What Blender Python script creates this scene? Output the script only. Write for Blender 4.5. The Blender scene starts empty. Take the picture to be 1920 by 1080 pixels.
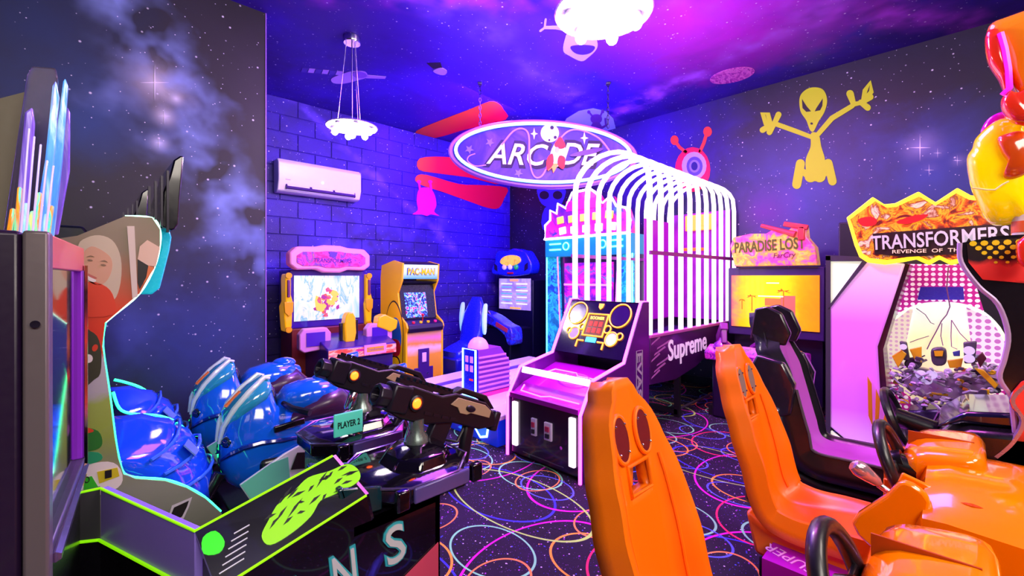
import bpy, bmesh, math, random
from mathutils import Vector, Matrix, Euler
random.seed(7)
PI = math.pi
R_ = math.radians
scene = bpy.context.scene
COL = scene.collection

# ------------------------------------------------------------------ camera
CAM_H, FPX, HOR = 1.4, 825.0, 520.0
YAW = math.atan2(847, 825)                      # view direction, measured from +X towards +Y
FW = Vector((math.cos(YAW), math.sin(YAW), 0)); RT = Vector((math.sin(YAW), -math.cos(YAW), 0))
cd = bpy.data.cameras.new('camera'); cam = bpy.data.objects.new('camera', cd); COL.objects.link(cam)
cd.sensor_width = 36; cd.lens = FPX / 1920 * 36; cd.shift_y = -(540 - HOR) / 1920; cd.clip_start = .02
cam.location = (0, 0, CAM_H); cam.rotation_euler = (PI / 2, 0, YAW - PI / 2)
scene.camera = cam
scene.cycles.max_bounces = 5; scene.cycles.diffuse_bounces = 2; scene.cycles.glossy_bounces = 2; scene.cycles.transmission_bounces = 2
scene.cycles.adaptive_threshold = .03; scene.cycles.caustics_reflective = False; scene.cycles.caustics_refractive = False

# ------------------------------------------------------------------ world, lights, exposure
wd = bpy.data.worlds.new('world'); scene.world = wd; wd.use_nodes = True
wd.node_tree.nodes['Background'].inputs[0].default_value = (.12, .06, .25, 1)
wd.node_tree.nodes['Background'].inputs[1].default_value = .15
vs = scene.view_settings
vs.view_transform = 'Standard'; vs.look = 'None'; vs.exposure = 0.16; vs.gamma = 1; vs.use_curve_mapping = False

def area(name, loc, target, size, power, col, sy=None):
    l = bpy.data.lights.new(name, 'AREA'); l.energy = power; l.color = col; l.size = size
    if sy: l.shape = 'RECTANGLE'; l.size_y = sy
    o = bpy.data.objects.new(name, l); COL.objects.link(o); o.location = loc
    o.rotation_euler = (Vector(target) - Vector(loc)).to_track_quat('-Z', 'Y').to_euler()
    return o
def point(name, loc, power, col, r=.1):
    l = bpy.data.lights.new(name, 'POINT'); l.energy = power; l.color = col; l.shadow_soft_size = r
    o = bpy.data.objects.new(name, l); COL.objects.link(o); o.location = loc
    return o
# added area lights without fixtures: white key and fill, violet, magenta, blue wash
area('added_key_white', (.1, -1.5, 3.55), (1.2, 1.8, .6), 2.2, 190, (1, .9, .8))
area('added_fill_side', (2.6, -1.8, 3.55), (2.6, .8, .4), 1.6, 110, (1, .86, .76))
area('added_wash_violet', (2.9, 3.0, 3.62), (2.9, 3.0, 0), 1.4, 90, (.4, .08, 1))
area('added_wash_magenta', (3.3, 1.2, 3.62), (3.3, 1.3, 0), 1.0, 60, (1, .16, .9))
area('added_wash_blue', (3.7, 4.1, 3.6), (3.5, 6.0, 1.3), 1.0, 190, (.22, .05, 1))

# ------------------------------------------------------------------ helpers
def W(px, py, x=None, y=None, z=None, d=None):
    """point of the room seen at a pixel of the 1920x1080 photograph, on a plane of the room"""
    r = FW + RT * ((px - 960) / FPX) + Vector((0, 0, -(py - HOR) / FPX))
    if x is not None: t = x / r.x
    elif y is not None: t = y / r.y
    elif z is not None: t = (z - CAM_H) / r.z
    else: t = d
    return Vector((0, 0, CAM_H)) + r * t

class MB:
    def __init__(s): s.v = []; s.f = []; s.m = []
    def add(s, vs, fs, mi=0):
        o = len(s.v); s.v += [tuple(v) for v in vs]
        for f in fs: s.f.append([i + o for i in f]); s.m.append(mi)
        return s
    def box(s, c, sz, rot=None, mi=0, taper=1.0):
        hx, hy, hz = [k / 2 for k in sz]; vs = []
        for z in (-1, 1):
            k = taper if z > 0 else 1
            for x, y in ((-1, -1), (1, -1), (1, 1), (-1, 1)): vs.append(Vector((x * hx * k, y * hy * k, z * hz)))
        if rot is not None:
            q = Euler(rot).to_matrix(); vs = [q @ v for v in vs]
        vs = [v + Vector(c) for v in vs]
        return s.add(vs, [(3, 2, 1, 0), (4, 5, 6, 7), (0, 1, 5, 4), (1, 2, 6, 5), (2, 3, 7, 6), (3, 0, 4, 7)], mi)
    def prism(s, pts, ax, a, b, mi=0):
        n = len(pts)
        def P(p, h): return {'x': (h, p[0], p[1]), 'y': (p[0], h, p[1]), 'z': (p[0], p[1], h)}[ax]
        vs = [P(p, a) for p in pts] + [P(p, b) for p in pts]
        return s.add(vs, [tuple(range(n)), tuple(range(2 * n - 1, n - 1, -1))] + [(i, i + n, (i + 1) % n + n, (i + 1) % n) for i in range(n)], mi)
    def slab(s, pts, off, mi=0):
        """closed polygon in space, given a thickness by an offset vector"""
        n = len(pts); off = Vector(off)
        vs = [Vector(p) for p in pts] + [Vector(p) + off for p in pts]
        return s.add(vs, [tuple(range(n)), tuple(range(2 * n - 1, n - 1, -1))] + [(i, i + n, (i + 1) % n + n, (i + 1) % n) for i in range(n)], mi)
    def tube(s, path, r, n=8, closed=False, mi=0, flat=None):
        P = [Vector(p) for p in path]; N = len(P); rings = []
        up = None
        for i in range(N):
            if closed: t = P[(i + 1) % N] - P[i - 1]
            else: t = P[min(i + 1, N - 1)] - P[max(i - 1, 0)]
            t.normalize()
            if up is None:
                up = Vector((0, 0, 1)) if abs(t.z) < .9 else Vector((1, 0, 0))
            a = up - t * up.dot(t)
            if a.length < 1e-4: a = t.orthogonal()
            a.normalize(); b = t.cross(a); up = a
            rr = r[i] if isinstance(r, (list, tuple)) else r
            fl = flat or 1
            rings.append([P[i] + a * (rr * math.cos(2 * PI * k / n)) + b * (rr * fl * math.sin(2 * PI * k / n)) for k in range(n)])
        return s.loft(rings, closed_path=closed, mi=mi)
    def loft(s, rings, cap=True, closed_path=False, mi=0):
        n = len(rings[0]); vs = [p for r in rings for p in r]; fs = []
        m = len(rings)
        for i in range(m if closed_path else m - 1):
            j = (i + 1) % m
            for k in range(n):
                l = (k + 1) % n
                fs.append((i * n + k, i * n + l, j * n + l, j * n + k))
        if cap and not closed_path:
            fs.append(tuple(range(n - 1, -1, -1))); fs.append(tuple(range((m - 1) * n, m * n)))
        return s.add(vs, fs, mi)
    def lathe(s, prof, c=(0, 0, 0), n=24, rot=None, mi=0, sx=1, sy=1):
        q = Euler(rot).to_matrix() if rot is not None else Matrix.Identity(3)
        rings = [[q @ Vector((max(r, 1e-4) * math.cos(2 * PI * k / n) * sx, max(r, 1e-4) * math.sin(2 * PI * k / n) * sy, z)) + Vector(c) for k in range(n)] for r, z in prof]
        return s.loft(rings, mi=mi)
    def cyl(s, a, b, r, n=14, mi=0): return s.tube([a, b], r, n, mi=mi)
    def ell(s, c, r, nu=18, nv=12, rot=None, mi=0):
        q = Euler(rot).to_matrix() if rot is not None else Matrix.Identity(3)
        rings = []
        for i in range(nv + 1):
            a = -PI / 2 + PI * i / nv; k = max(math.cos(a), .012)
            rings.append([q @ Vector((r[0] * k * math.cos(2 * PI * j / nu), r[1] * k * math.sin(2 * PI * j / nu), r[2] * math.sin(a))) + Vector(c) for j in range(nu)])
        return s.loft(rings, mi=mi)
    def grid(s, P, mi=0, hole=None):
        n = len(P); m = len(P[0]); vs = [p for r in P for p in r]
        fs = [(i * m + j, i * m + j + 1, (i + 1) * m + j + 1, (i + 1) * m + j) for i in range(n - 1) for j in range(m - 1) if not (hole and hole(i, j))]
        return s.add(vs, fs, mi)
    def xf(s, M):
        s.v = [tuple(M @ Vector(v)) for v in s.v]; return s

def obj(name, mb, mats, parent=None, smooth=False, bevel=0, solid=0, sub=0, label=None, kind=None, seg=2):
    me = bpy.data.meshes.new(name); me.from_pydata(mb.v, [], mb.f)
    ms = mats if isinstance(mats, (list, tuple)) else [mats]
    for m in ms: me.materials.append(m)
    if len(ms) > 1: me.polygons.foreach_set('material_index', mb.m)
    bm = bmesh.new(); bm.from_mesh(me); bmesh.ops.recalc_face_normals(bm, faces=bm.faces); bm.to_mesh(me); bm.free()
    if smooth:
        me.polygons.foreach_set('use_smooth', [True] * len(me.polygons))
        me.set_sharp_from_angle(angle=R_(smooth if smooth is not True else 42))
    o = bpy.data.objects.new(name, me); COL.objects.link(o)
    if parent: o.parent = parent
    if solid:
        md = o.modifiers.new('s', 'SOLIDIFY'); md.thickness = solid; md.offset = -1
    if bevel:
        md = o.modifiers.new('b', 'BEVEL'); md.width = bevel; md.segments = seg; md.limit_method = 'ANGLE'; md.angle_limit = R_(35)
        if not smooth:
            me.polygons.foreach_set('use_smooth', [True] * len(me.polygons)); me.set_sharp_from_angle(angle=R_(30))
            md.harden_normals = False
    if sub:
        md = o.modifiers.new('u', 'SUBSURF'); md.levels = sub; md.render_levels = sub
    if label: o['label'] = label
    if kind: o['kind'] = kind
    return o

def thing(name, label, cat, loc=(0, 0, 0), rz=0, group=None):
    o = bpy.data.objects.new(name, None); COL.objects.link(o); o.empty_display_size = .1
    o.location = loc; o.rotation_euler = (0, 0, rz); o['label'] = label; o['category'] = cat
    if group: o['group'] = group
    return o
def tag(o, label, cat, group=None):
    o['label'] = label; o['category'] = cat
    if group: o['group'] = group
    return o
def LM(t):                                       # matrix world -> local of a thing
    return (Matrix.Translation(t.location) @ Euler(t.rotation_euler).to_matrix().to_4x4()).inverted()
def dup(root, loc=None, rz=None, label=None):
    r = root.copy(); COL.objects.link(r)
    if loc is not None: r.location = loc
    if rz is not None: r.rotation_euler = (0, 0, rz)
    if label: r['label'] = label
    for ch in list(root.children):
        c = ch.copy(); COL.objects.link(c); c.parent = r
        for g in ch.children:
            d = g.copy(); COL.objects.link(d); d.parent = c
    return r
def crom(pts, k=6, closed=True):
    P = [Vector(p) for p in pts]; n = len(P); out = []
    for i in range(n if closed else n - 1):
        if closed: a, b, c, d = P[i - 1], P[i], P[(i + 1) % n], P[(i + 2) % n]
        else: a, b, c, d = P[max(i - 1, 0)], P[i], P[i + 1], P[min(i + 2, n - 1)]
        for j in range(k):
            t = j / k
            out.append(.5 * ((2 * b) + (c - a) * t + (2 * a - 5 * b + 4 * c - d) * t * t + (3 * b - a - 3 * c + d) * t ** 3))
    if not closed: out.append(P[-1])
    return out
def text(name, s, mat_, parent, M, width=None, height=None, ext=.004, shear=0, bold=0, space=1, label=None, align='CENTER'):
    """lettering as a mesh: M maps (right, up, out) to the parent's space; fitted to a width/height"""
    cu = bpy.data.curves.new(name, 'FONT'); cu.body = s; cu.align_x = align; cu.align_y = 'CENTER'
    cu.size = 1; cu.extrude = .01; cu.shear = shear; cu.offset = bold; cu.space_character = space; cu.resolution_u = 3
    tmp = bpy.data.objects.new('tmp', cu); COL.objects.link(tmp)
    dg = bpy.context.evaluated_depsgraph_get(); me = bpy.data.meshes.new_from_object(tmp.evaluated_get(dg))
    bpy.data.objects.remove(tmp); bpy.data.curves.remove(cu)
    xs = [v.co.x for v in me.vertices]; ys = [v.co.y for v in me.vertices]
    w, h = max(xs) - min(xs), max(ys) - min(ys); cx, cy = (max(xs) + min(xs)) / 2, (max(ys) + min(ys)) / 2
    kx = width / w if width else height / h; ky = height / h if height else kx
    for v in me.vertices:
        v.co = M @ Vector(((v.co.x - cx) * kx, (v.co.y - cy) * ky, v.co.z / .01 * ext))
    me.materials.clear(); me.materials.append(mat_); me.name = name
    o = bpy.data.objects.new(name, me); COL.objects.link(o)
    if parent: o.parent = parent
    if label: o['label'] = label
    return o
def frame(o, right, up):
    r = Vector(right).normalized(); u = Vector(up); u = (u - r * u.dot(r)).normalized(); n = r.cross(u)
    M = Matrix.Identity(4)
    for i in range(3): M[i][0] = r[i]; M[i][1] = u[i]; M[i][2] = n[i]; M[i][3] = o[i]
    return M

# ------------------------------------------------------------------ materials
def hx(h):
    h = h.lstrip('#'); c = [int(h[i:i + 2], 16) / 255 for i in (0, 2, 4)]
    return tuple((k / 12.92 if k <= .04045 else ((k + .055) / 1.055) ** 2.4) for k in c) + (1,)
_M = {}
def mat(name, col, rough=.5, metal=0, emit=None, es=0, coat=0, bump=0, bscale=60, alpha=1, trans=0):
    if name in _M: return _M[name]
    m = bpy.data.materials.new(name); m.use_nodes = True; nt = m.node_tree; b = nt.nodes['Principled BSDF']
    col = hx(col) if isinstance(col, str) else col
    b.inputs['Base Color'].default_value = col; b.inputs['Roughness'].default_value = rough; b.inputs['Metallic'].default_value = metal
    b.inputs['Coat Weight'].default_value = coat; b.inputs['Coat Roughness'].default_value = .06
    b.inputs['Transmission Weight'].default_value = trans
    if emit:
        b.inputs['Emission Color'].default_value = hx(emit) if isinstance(emit, str) else emit; b.inputs['Emission Strength'].default_value = es
    tc = nt.nodes.new('ShaderNodeTexCoord'); n = nt.nodes.new('ShaderNodeTexNoise'); n.inputs['Scale'].default_value = bscale
    nt.links.new(tc.outputs['Object'], n.inputs['Vector'])
    mr = nt.nodes.new('ShaderNodeMapRange'); mr.inputs['To Min'].default_value = max(.0, rough - .05); mr.inputs['To Max'].default_value = min(1, rough + .08)
    nt.links.new(n.outputs['Fac'], mr.inputs['Value']); nt.links.new(mr.outputs['Result'], b.inputs['Roughness'])
    if bump:
        bp = nt.nodes.new('ShaderNodeBump'); bp.inputs['Strength'].default_value = bump; bp.inputs['Distance'].default_value = .004
        nt.links.new(n.outputs['Fac'], bp.inputs['Height']); nt.links.new(bp.outputs['Normal'], b.inputs['Normal'])
    _M[name] = m; return m
def ramp(nt, fac, stops, mode='LINEAR'):
    r = nt.nodes.new('ShaderNodeValToRGB'); r.color_ramp.interpolation = mode
    e = r.color_ramp.elements
    while len(e) < len(stops): e.new(.5)
    for k, (p, c) in enumerate(stops): e[k].position = p; e[k].color = hx(c) if isinstance(c, str) else c
    nt.links.new(fac, r.inputs['Fac']); return r.outputs['Color']
def mathn(nt, op, a, b=None, clamp=False):
    n = nt.nodes.new('ShaderNodeMath'); n.operation = op; n.use_clamp = clamp
    for i, k in enumerate((a, b)):
        if k is None: continue
        if isinstance(k, (int, float)): n.inputs[i].default_value = k
        else: nt.links.new(k, n.inputs[i])
    return n.outputs[0]
def mix(nt, fac, a, b, mode='MIX'):
    n = nt.nodes.new('ShaderNodeMix'); n.data_type = 'RGBA'; n.blend_type = mode
    for key, k in ((0, fac), (6, a), (7, b)):
        if isinstance(k, (int, float)): n.inputs[key].default_value = k
        elif isinstance(k, (tuple, list)): n.inputs[key].default_value = k
        elif isinstance(k, str): n.inputs[key].default_value = hx(k)
        else: nt.links.new(k, n.inputs[key])
    return n.outputs[2]
def noise(nt, vec, scale, detail=4, rough=.55, dist=0):
    n = nt.nodes.new('ShaderNodeTexNoise'); n.inputs['Scale'].default_value = scale; n.inputs['Detail'].default_value = detail
    n.inputs['Roughness'].default_value = rough; n.inputs['Distortion'].default_value = dist
    nt.links.new(vec, n.inputs['Vector']); return n.outputs['Fac']
def mapping(nt, vec, scale=(1, 1, 1), rot=(0, 0, 0), loc=(0, 0, 0)):
    n = nt.nodes.new('ShaderNodeMapping'); n.inputs['Scale'].default_value = scale; n.inputs['Rotation'].default_value = rot; n.inputs['Location'].default_value = loc
    nt.links.new(vec, n.inputs['Vector']); return n.outputs[0]
def base(name, rough=.5, coat=0, metal=0):
    m = bpy.data.materials.new(name); m.use_nodes = True; nt = m.node_tree; b = nt.nodes['Principled BSDF']
    b.inputs['Roughness'].default_value = rough; b.inputs['Coat Weight'].default_value = coat; b.inputs['Metallic'].default_value = metal
    _M[name] = m; return m, nt, b
def setc(nt, b, col, es=0):
    nt.links.new(col, b.inputs['Base Color'])
    if es:
        nt.links.new(col, b.inputs['Emission Color']); b.inputs['Emission Strength'].default_value = es
def printed(name, stops, scale=6, rough=.35, es=0, coat=.2, stretch=(1, 1, 1), detail=5, dist=1.2, mode='LINEAR', loc=(0, 0, 0), dark=False):
    if name in _M: return _M[name]
    m, nt, b = base(name, rough, coat)
    tc = nt.nodes.new('ShaderNodeTexCoord'); v = mapping(nt, tc.outputs['Object'], stretch, (0, 0, 0), loc)
    f = noise(nt, v, scale, detail, .6, dist)
    f = mathn(nt, 'MULTIPLY', mathn(nt, 'SUBTRACT', f, .25), 2.0, True)
    setc(nt, b, ramp(nt, f, stops, mode), es)
    if dark: b.inputs['Base Color'].default_value = (0.02, 0.02, 0.02, 1); nt.links.remove(b.inputs['Base Color'].links[0])
    return m
def dotted(name, bg, dot, scale, rad, es=0, rough=.4, axes='yz', rotz=.0):
    if name in _M: return _M[name]
    m, nt, b = base(name, rough, .2)
    tc = nt.nodes.new('ShaderNodeTexCoord')
    sc = {'yz': (0, scale, scale), 'xz': (scale, 0, scale), 'xy': (scale, scale, 0)}[axes]
    v = mapping(nt, tc.outputs['Object'], sc, (0, 0, 0))
    vo = nt.nodes.new('ShaderNodeTexVoronoi'); vo.inputs['Randomness'].default_value = 0; vo.inputs['Scale'].default_value = 1
    nt.links.new(v, vo.inputs['Vector'])
    f = mathn(nt, 'LESS_THAN', vo.outputs['Distance'], rad)
    setc(nt, b, mix(nt, f, bg, dot), es); return m
def gradz(name, stops, z0, z1, rough=.4, coat=.2, es=0, nz=0, nscale=8, coord='Object', axis='Z'):
    """print that runs from one colour to another up a panel (artwork)"""
    if name in _M: return _M[name]
    m, nt, b = base(name, rough, coat)
    tc = nt.nodes.new('ShaderNodeTexCoord'); sx = nt.nodes.new('ShaderNodeSeparateXYZ'); nt.links.new(tc.outputs[coord], sx.inputs[0])
    mr = nt.nodes.new('ShaderNodeMapRange'); mr.inputs['From Min'].default_value = z0; mr.inputs['From Max'].default_value = z1
    nt.links.new(sx.outputs[axis], mr.inputs['Value']); f = mr.outputs['Result']
    if nz: f = mathn(nt, 'ADD', f, mathn(nt, 'MULTIPLY', mathn(nt, 'SUBTRACT', noise(nt, tc.outputs[coord], nscale, 4, .6, .8), .5), nz))
    setc(nt, b, ramp(nt, f, stops), es); return m

def galaxy(name, dark, mid, neb, seedloc=(0, 0, 0), scale=.5, lo=.42, hi=.72, glows=(), bands=(), stars=1.0, rough=.55, bump=0):
    m, nt, b = base(name, rough)
    g = nt.nodes.new('ShaderNodeNewGeometry'); pos = g.outputs['Position']
    v = mapping(nt, pos, (1, 1, 1), (0, 0, 0), seedloc)
    n1 = noise(nt, v, scale, 7, .58, .7); n2 = noise(nt, v, scale * 3.1, 6, .6, .5)
    f = mathn(nt, 'ADD', mathn(nt, 'MULTIPLY', n1, .72), mathn(nt, 'MULTIPLY', n2, .28))
    col = ramp(nt, f, [(lo - .1, dark), (lo + .06, mid), (hi, neb)])
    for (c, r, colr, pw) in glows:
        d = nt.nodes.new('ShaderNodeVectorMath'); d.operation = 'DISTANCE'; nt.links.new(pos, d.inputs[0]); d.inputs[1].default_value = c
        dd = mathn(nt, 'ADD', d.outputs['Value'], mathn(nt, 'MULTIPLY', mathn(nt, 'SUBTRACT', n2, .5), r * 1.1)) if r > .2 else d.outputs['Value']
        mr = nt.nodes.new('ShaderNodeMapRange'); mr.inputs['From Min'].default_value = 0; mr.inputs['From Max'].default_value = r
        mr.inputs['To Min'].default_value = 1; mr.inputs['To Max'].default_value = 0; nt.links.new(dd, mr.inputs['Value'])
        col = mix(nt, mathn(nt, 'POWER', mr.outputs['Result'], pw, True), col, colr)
    for (p0, p1, w, colr, amt) in bands:
        p0, p1 = Vector(p0), Vector(p1); t = (p1 - p0).normalized()
        # distance to the line p0-p1, broken up by noise
        sub = nt.nodes.new('ShaderNodeVectorMath'); sub.operation = 'SUBTRACT'; nt.links.new(pos, sub.inputs[0]); sub.inputs[1].default_value = p0
        cr = nt.nodes.new('ShaderNodeVectorMath'); cr.operation = 'CROSS_PRODUCT'; nt.links.new(sub.outputs[0], cr.inputs[0]); cr.inputs[1].default_value = t
        ln = nt.nodes.new('ShaderNodeVectorMath'); ln.operation = 'LENGTH'; nt.links.new(cr.outputs[0], ln.inputs[0])
        dd = mathn(nt, 'ADD', ln.outputs['Value'], mathn(nt, 'MULTIPLY', mathn(nt, 'SUBTRACT', noise(nt, pos, 2.0, 4, .5, .1), .5), w * 2.6))
        mr = nt.nodes.new('ShaderNodeMapRange'); mr.inputs['From Max'].default_value = w; mr.inputs['To Min'].default_value = 1; mr.inputs['To Max'].default_value = 0
        nt.links.new(dd, mr.inputs['Value'])
        k = mathn(nt, 'MULTIPLY', mathn(nt, 'POWER', mr.outputs['Result'], 1.3, True), mathn(nt, 'MULTIPLY', mathn(nt, 'SUBTRACT', noise(nt, pos, 4.2, 2, .45, .1), .36), 4.0 * amt, True), True)
        col = mix(nt, k, col, colr)
    if stars:
        for sc, th in ((9, .075), (21, .085)):
            vo = nt.nodes.new('ShaderNodeTexVoronoi'); vo.inputs['Scale'].default_value = sc; nt.links.new(pos, vo.inputs['Vector'])
            mr = nt.nodes.new('ShaderNodeMapRange'); mr.inputs['From Min'].default_value = th * .4; mr.inputs['From Max'].default_value = th * 1.2
            mr.inputs['To Min'].default_value = stars; mr.inputs['To Max'].default_value = 0; nt.links.new(vo.outputs['Distance'], mr.inputs['Value'])
            col = mix(nt, mr.outputs['Result'], col, (.85, .8, 1, 1))
    nt.links.new(col, b.inputs['Base Color'])
    if bump:
        bp = nt.nodes.new('ShaderNodeBump'); bp.inputs['Strength'].default_value = bump; bp.inputs['Distance'].default_value = .01
        nt.links.new(noise(nt, pos, 70, 3), bp.inputs['Height']); nt.links.new(bp.outputs['Normal'], b.inputs['Normal'])
    return m

# ------------------------------------------------------------------ the room
YB, XR, ZC, YL, XE = 6.0, 5.8, 3.67, 4.19, 1.12      # back wall, right wall, ceiling, near left wall and its end
def struct(name, mb, m, parent=None, **k):
    o = obj(name, mb, m, parent, **k)
    if not parent: o['kind'] = 'structure'
    return o
def carpet():
    m, nt, b = base('carpet_neon', .95)
    g = nt.nodes.new('ShaderNodeNewGeometry'); pos = g.outputs['Position']
    n = noise(nt, pos, 2.2, 4, .6, .5)
    col = ramp(nt, n, [(.3, '#12031c'), (.55, '#1c0430'), (.75, '#280644')])
    for sc, th, pal in ((36, .16, [(0, '#e8d8ff'), (.35, '#c04cf0'), (.7, '#4a5cff'), (.9, '#ffd070')]), (75, .12, [(0, '#a040d8'), (.5, '#5a2cff'), (.8, '#e0a0ff')])):
        vo = nt.nodes.new('ShaderNodeTexVoronoi'); vo.inputs['Scale'].default_value = sc; nt.links.new(pos, vo.inputs['Vector'])
        c2 = ramp(nt, vo.outputs['Color'], pal, 'CONSTANT')
        col = mix(nt, mathn(nt, 'LESS_THAN', vo.outputs['Distance'], th), col, c2)
    layers = [  # colour, scale (1/m), stretch, rotation, offset, ring radius, ring width
        ('#3c3cf4', 1.25, (1, .62, 0), .5, (3.1, .4, 0), .34, .011), ('#e010c8', 1.1, (.7, 1, 0), -.4, (.7, 2.2, 0), .37, .011),
        ('#8cf0b0', 1.7, (1, .72, 0), 1.2, (5.3, 1.9, 0), .31, .014), ('#ff2a6a', 1.35, (.8, 1, 0), .3, (2.9, 7.1, 0), .33, .012),
        ('#ffb03a', 1.55, (1, .84, 0), 2.2, (.35, 5.2, 0), .3, .015), ('#5a6cff', 2.1, (1, .7, 0), -.9, (8.2, 3.3, 0), .29, .016),
        ('#ff9a50', 2.0, (.8, 1, 0), .9, (4.4, 9.7, 0), .27, .016), ('#b8f06a', 1.2, (1, .5, 0), -1.3, (6.6, 6.1, 0), .33, .01)]
    wob = nt.nodes.new('ShaderNodeTexNoise'); wob.inputs['Scale'].default_value = 1.3; nt.links.new(pos, wob.inputs['Vector'])
    for colr, sc, st, rot, off, rr, wdt in layers:
        v = mapping(nt, pos, (sc * st[0], sc * st[1], 0), (0, 0, rot), off)
        vo = nt.nodes.new('ShaderNodeTexVoronoi'); vo.voronoi_dimensions = '2D'; vo.inputs['Scale'].default_value = 1; vo.inputs['Randomness'].default_value = .55; nt.links.new(v, vo.inputs['Vector'])
        d = mathn(nt, 'ABSOLUTE', mathn(nt, 'SUBTRACT', vo.outputs['Distance'], rr))
        sp3 = nt.nodes.new('ShaderNodeSeparateColor'); nt.links.new(vo.outputs['Color'], sp3.inputs[0])
        keep = mathn(nt, 'GREATER_THAN', sp3.outputs[0], .42)
        col = mix(nt, mathn(nt, 'MULTIPLY', mathn(nt, 'LESS_THAN', d, wdt * .62), keep), col, colr)
    nt.links.new(col, b.inputs['Base Color'])
    bp = nt.nodes.new('ShaderNodeBump'); bp.inputs['Strength'].default_value = .5; bp.inputs['Distance'].default_value = .006
    nt.links.new(noise(nt, pos, 260, 2), bp.inputs['Height']); nt.links.new(bp.outputs['Normal'], b.inputs['Normal'])
    return m
struct('floor', MB().box((1.4, 1.5, -.05), (9.0, 9.2, .1)), carpet())
# star glows painted on the walls: (position, radius, colour, falloff)
gl_l = [(tuple(W(px, py, y=YL)), r, '#f6f0ff', 2.4) for px, py, r in ((290, 155, .36), (308, 218, .13), (298, 268, .1), (330, 185, .08))]
gl_l += [(tuple(W(60, 60, y=YL)), 1.0, '#16285a', 1.2), (tuple(W(400, 620, y=YL)), .9, '#283a80', 1.1), (tuple(W(160, 220, y=YL)), .5, '#1d3a78', 1.2)]
bn_l = [(tuple(W(180, -60, y=YL)), tuple(W(500, 480, y=YL)), .42, '#8ca4f0', .8), (tuple(W(180, 640, y=YL)), tuple(W(500, 470, y=YL)), .45, '#4a5cb0', .45)]
G_left = galaxy('galaxy_left', '#120f18', '#1c1624', '#2a2438', (2, 0, 1), .6, .42, .8, gl_l, bn_l)
gl_r = [(tuple(W(px, py, x=XR)), r, '#c8bcf8', 2.2) for px, py, r in ((1725, 277, .22), (1758, 287, .1), (1742, 319, .12), (1795, 301, .1))]
gl_r += [(tuple(W(1500, 380, x=XR)), 1.2, '#3c3c9c', 1.2), (tuple(W(1750, 330, x=XR)), .8, '#33429a', 1.3), (tuple(W(1230, 250, x=XR)), 1.3, '#3410a8', 1.1), (tuple(W(1430, 400, x=XR)), .5, '#5c1c8c', 1.3)]
G_right = galaxy('galaxy_right', '#161222', '#1f1a34', '#302856', (5, 1, 0), .55, .42, .75, gl_r)
gl_b = [(tuple(W(900, 430, y=YB)), 1.1, '#3a1ccf', 1.0), (tuple(W(760, 330, y=YB)), .9, '#3a12b4', 1.1), (tuple(W(720, 250, y=YB)), .6, '#4a1cc0', 1.2)]
bn_b = [(tuple(W(570, 205, y=YB)), tuple(W(640, 270, y=YB)), .12, '#7c58f0', .6), (tuple(W(800, 420, y=YB)), tuple(W(960, 380, y=YB)), .3, '#5c48f0', .5)]
G_back = galaxy('galaxy_back', '#1a0a44', '#280e80', '#3814b8', (1, 3, 2), .6, .4, .72, gl_b, bn_b, bump=.5)
gl_c = [(tuple(W(1330, 40, z=ZC)), 1.6, '#c00ce0', .9), (tuple(W(930, 70, z=ZC)), 1.7, '#4a1ce8', .9), (tuple(W(760, 210, z=ZC)), .9, '#2a0c98', 1.2), (tuple(W(1100, 180, z=ZC)), 1.2, '#3c12d0', 1.1),  # nebula paint, with coloured light around the saucer lamp put into it
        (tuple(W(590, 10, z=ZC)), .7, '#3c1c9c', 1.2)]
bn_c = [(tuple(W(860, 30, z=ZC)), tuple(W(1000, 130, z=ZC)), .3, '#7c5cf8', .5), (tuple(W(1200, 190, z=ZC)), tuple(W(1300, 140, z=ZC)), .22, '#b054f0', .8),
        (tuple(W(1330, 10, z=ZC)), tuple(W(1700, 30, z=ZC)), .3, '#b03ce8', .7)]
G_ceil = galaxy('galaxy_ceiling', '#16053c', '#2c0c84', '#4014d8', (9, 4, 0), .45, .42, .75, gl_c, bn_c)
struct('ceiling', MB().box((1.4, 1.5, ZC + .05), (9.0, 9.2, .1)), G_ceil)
struct('wall_right', MB().box((XR + .05, 1.5, ZC / 2), (.1, 9.0, ZC)), G_right)
struct('wall_left', MB().box(((-3.05 + XE) / 2, YL + .05, ZC / 2), (XE + 3.05, .1, ZC)), G_left)
struct('wall_return', MB().box((XE - .05, (YL + .1 + YB) / 2, ZC / 2), (.1, YB - YL - .1, ZC)), G_left)
struct('wall_front', MB().box((1.4, -3.05, ZC / 2), (8.8, .1, ZC)), G_left)
struct('wall_near', MB().box((-3.0, .6, ZC / 2), (.1, 7.2, ZC)), G_left)
struct('lit_edge_1', MB().box((XE + .004, YL + .05, ZC / 2), (.008, .112, ZC)), mat('lit_edge_purple', '#a46cf0', .35))  # pale purple strip painted where light catches the wall's edge
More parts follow.
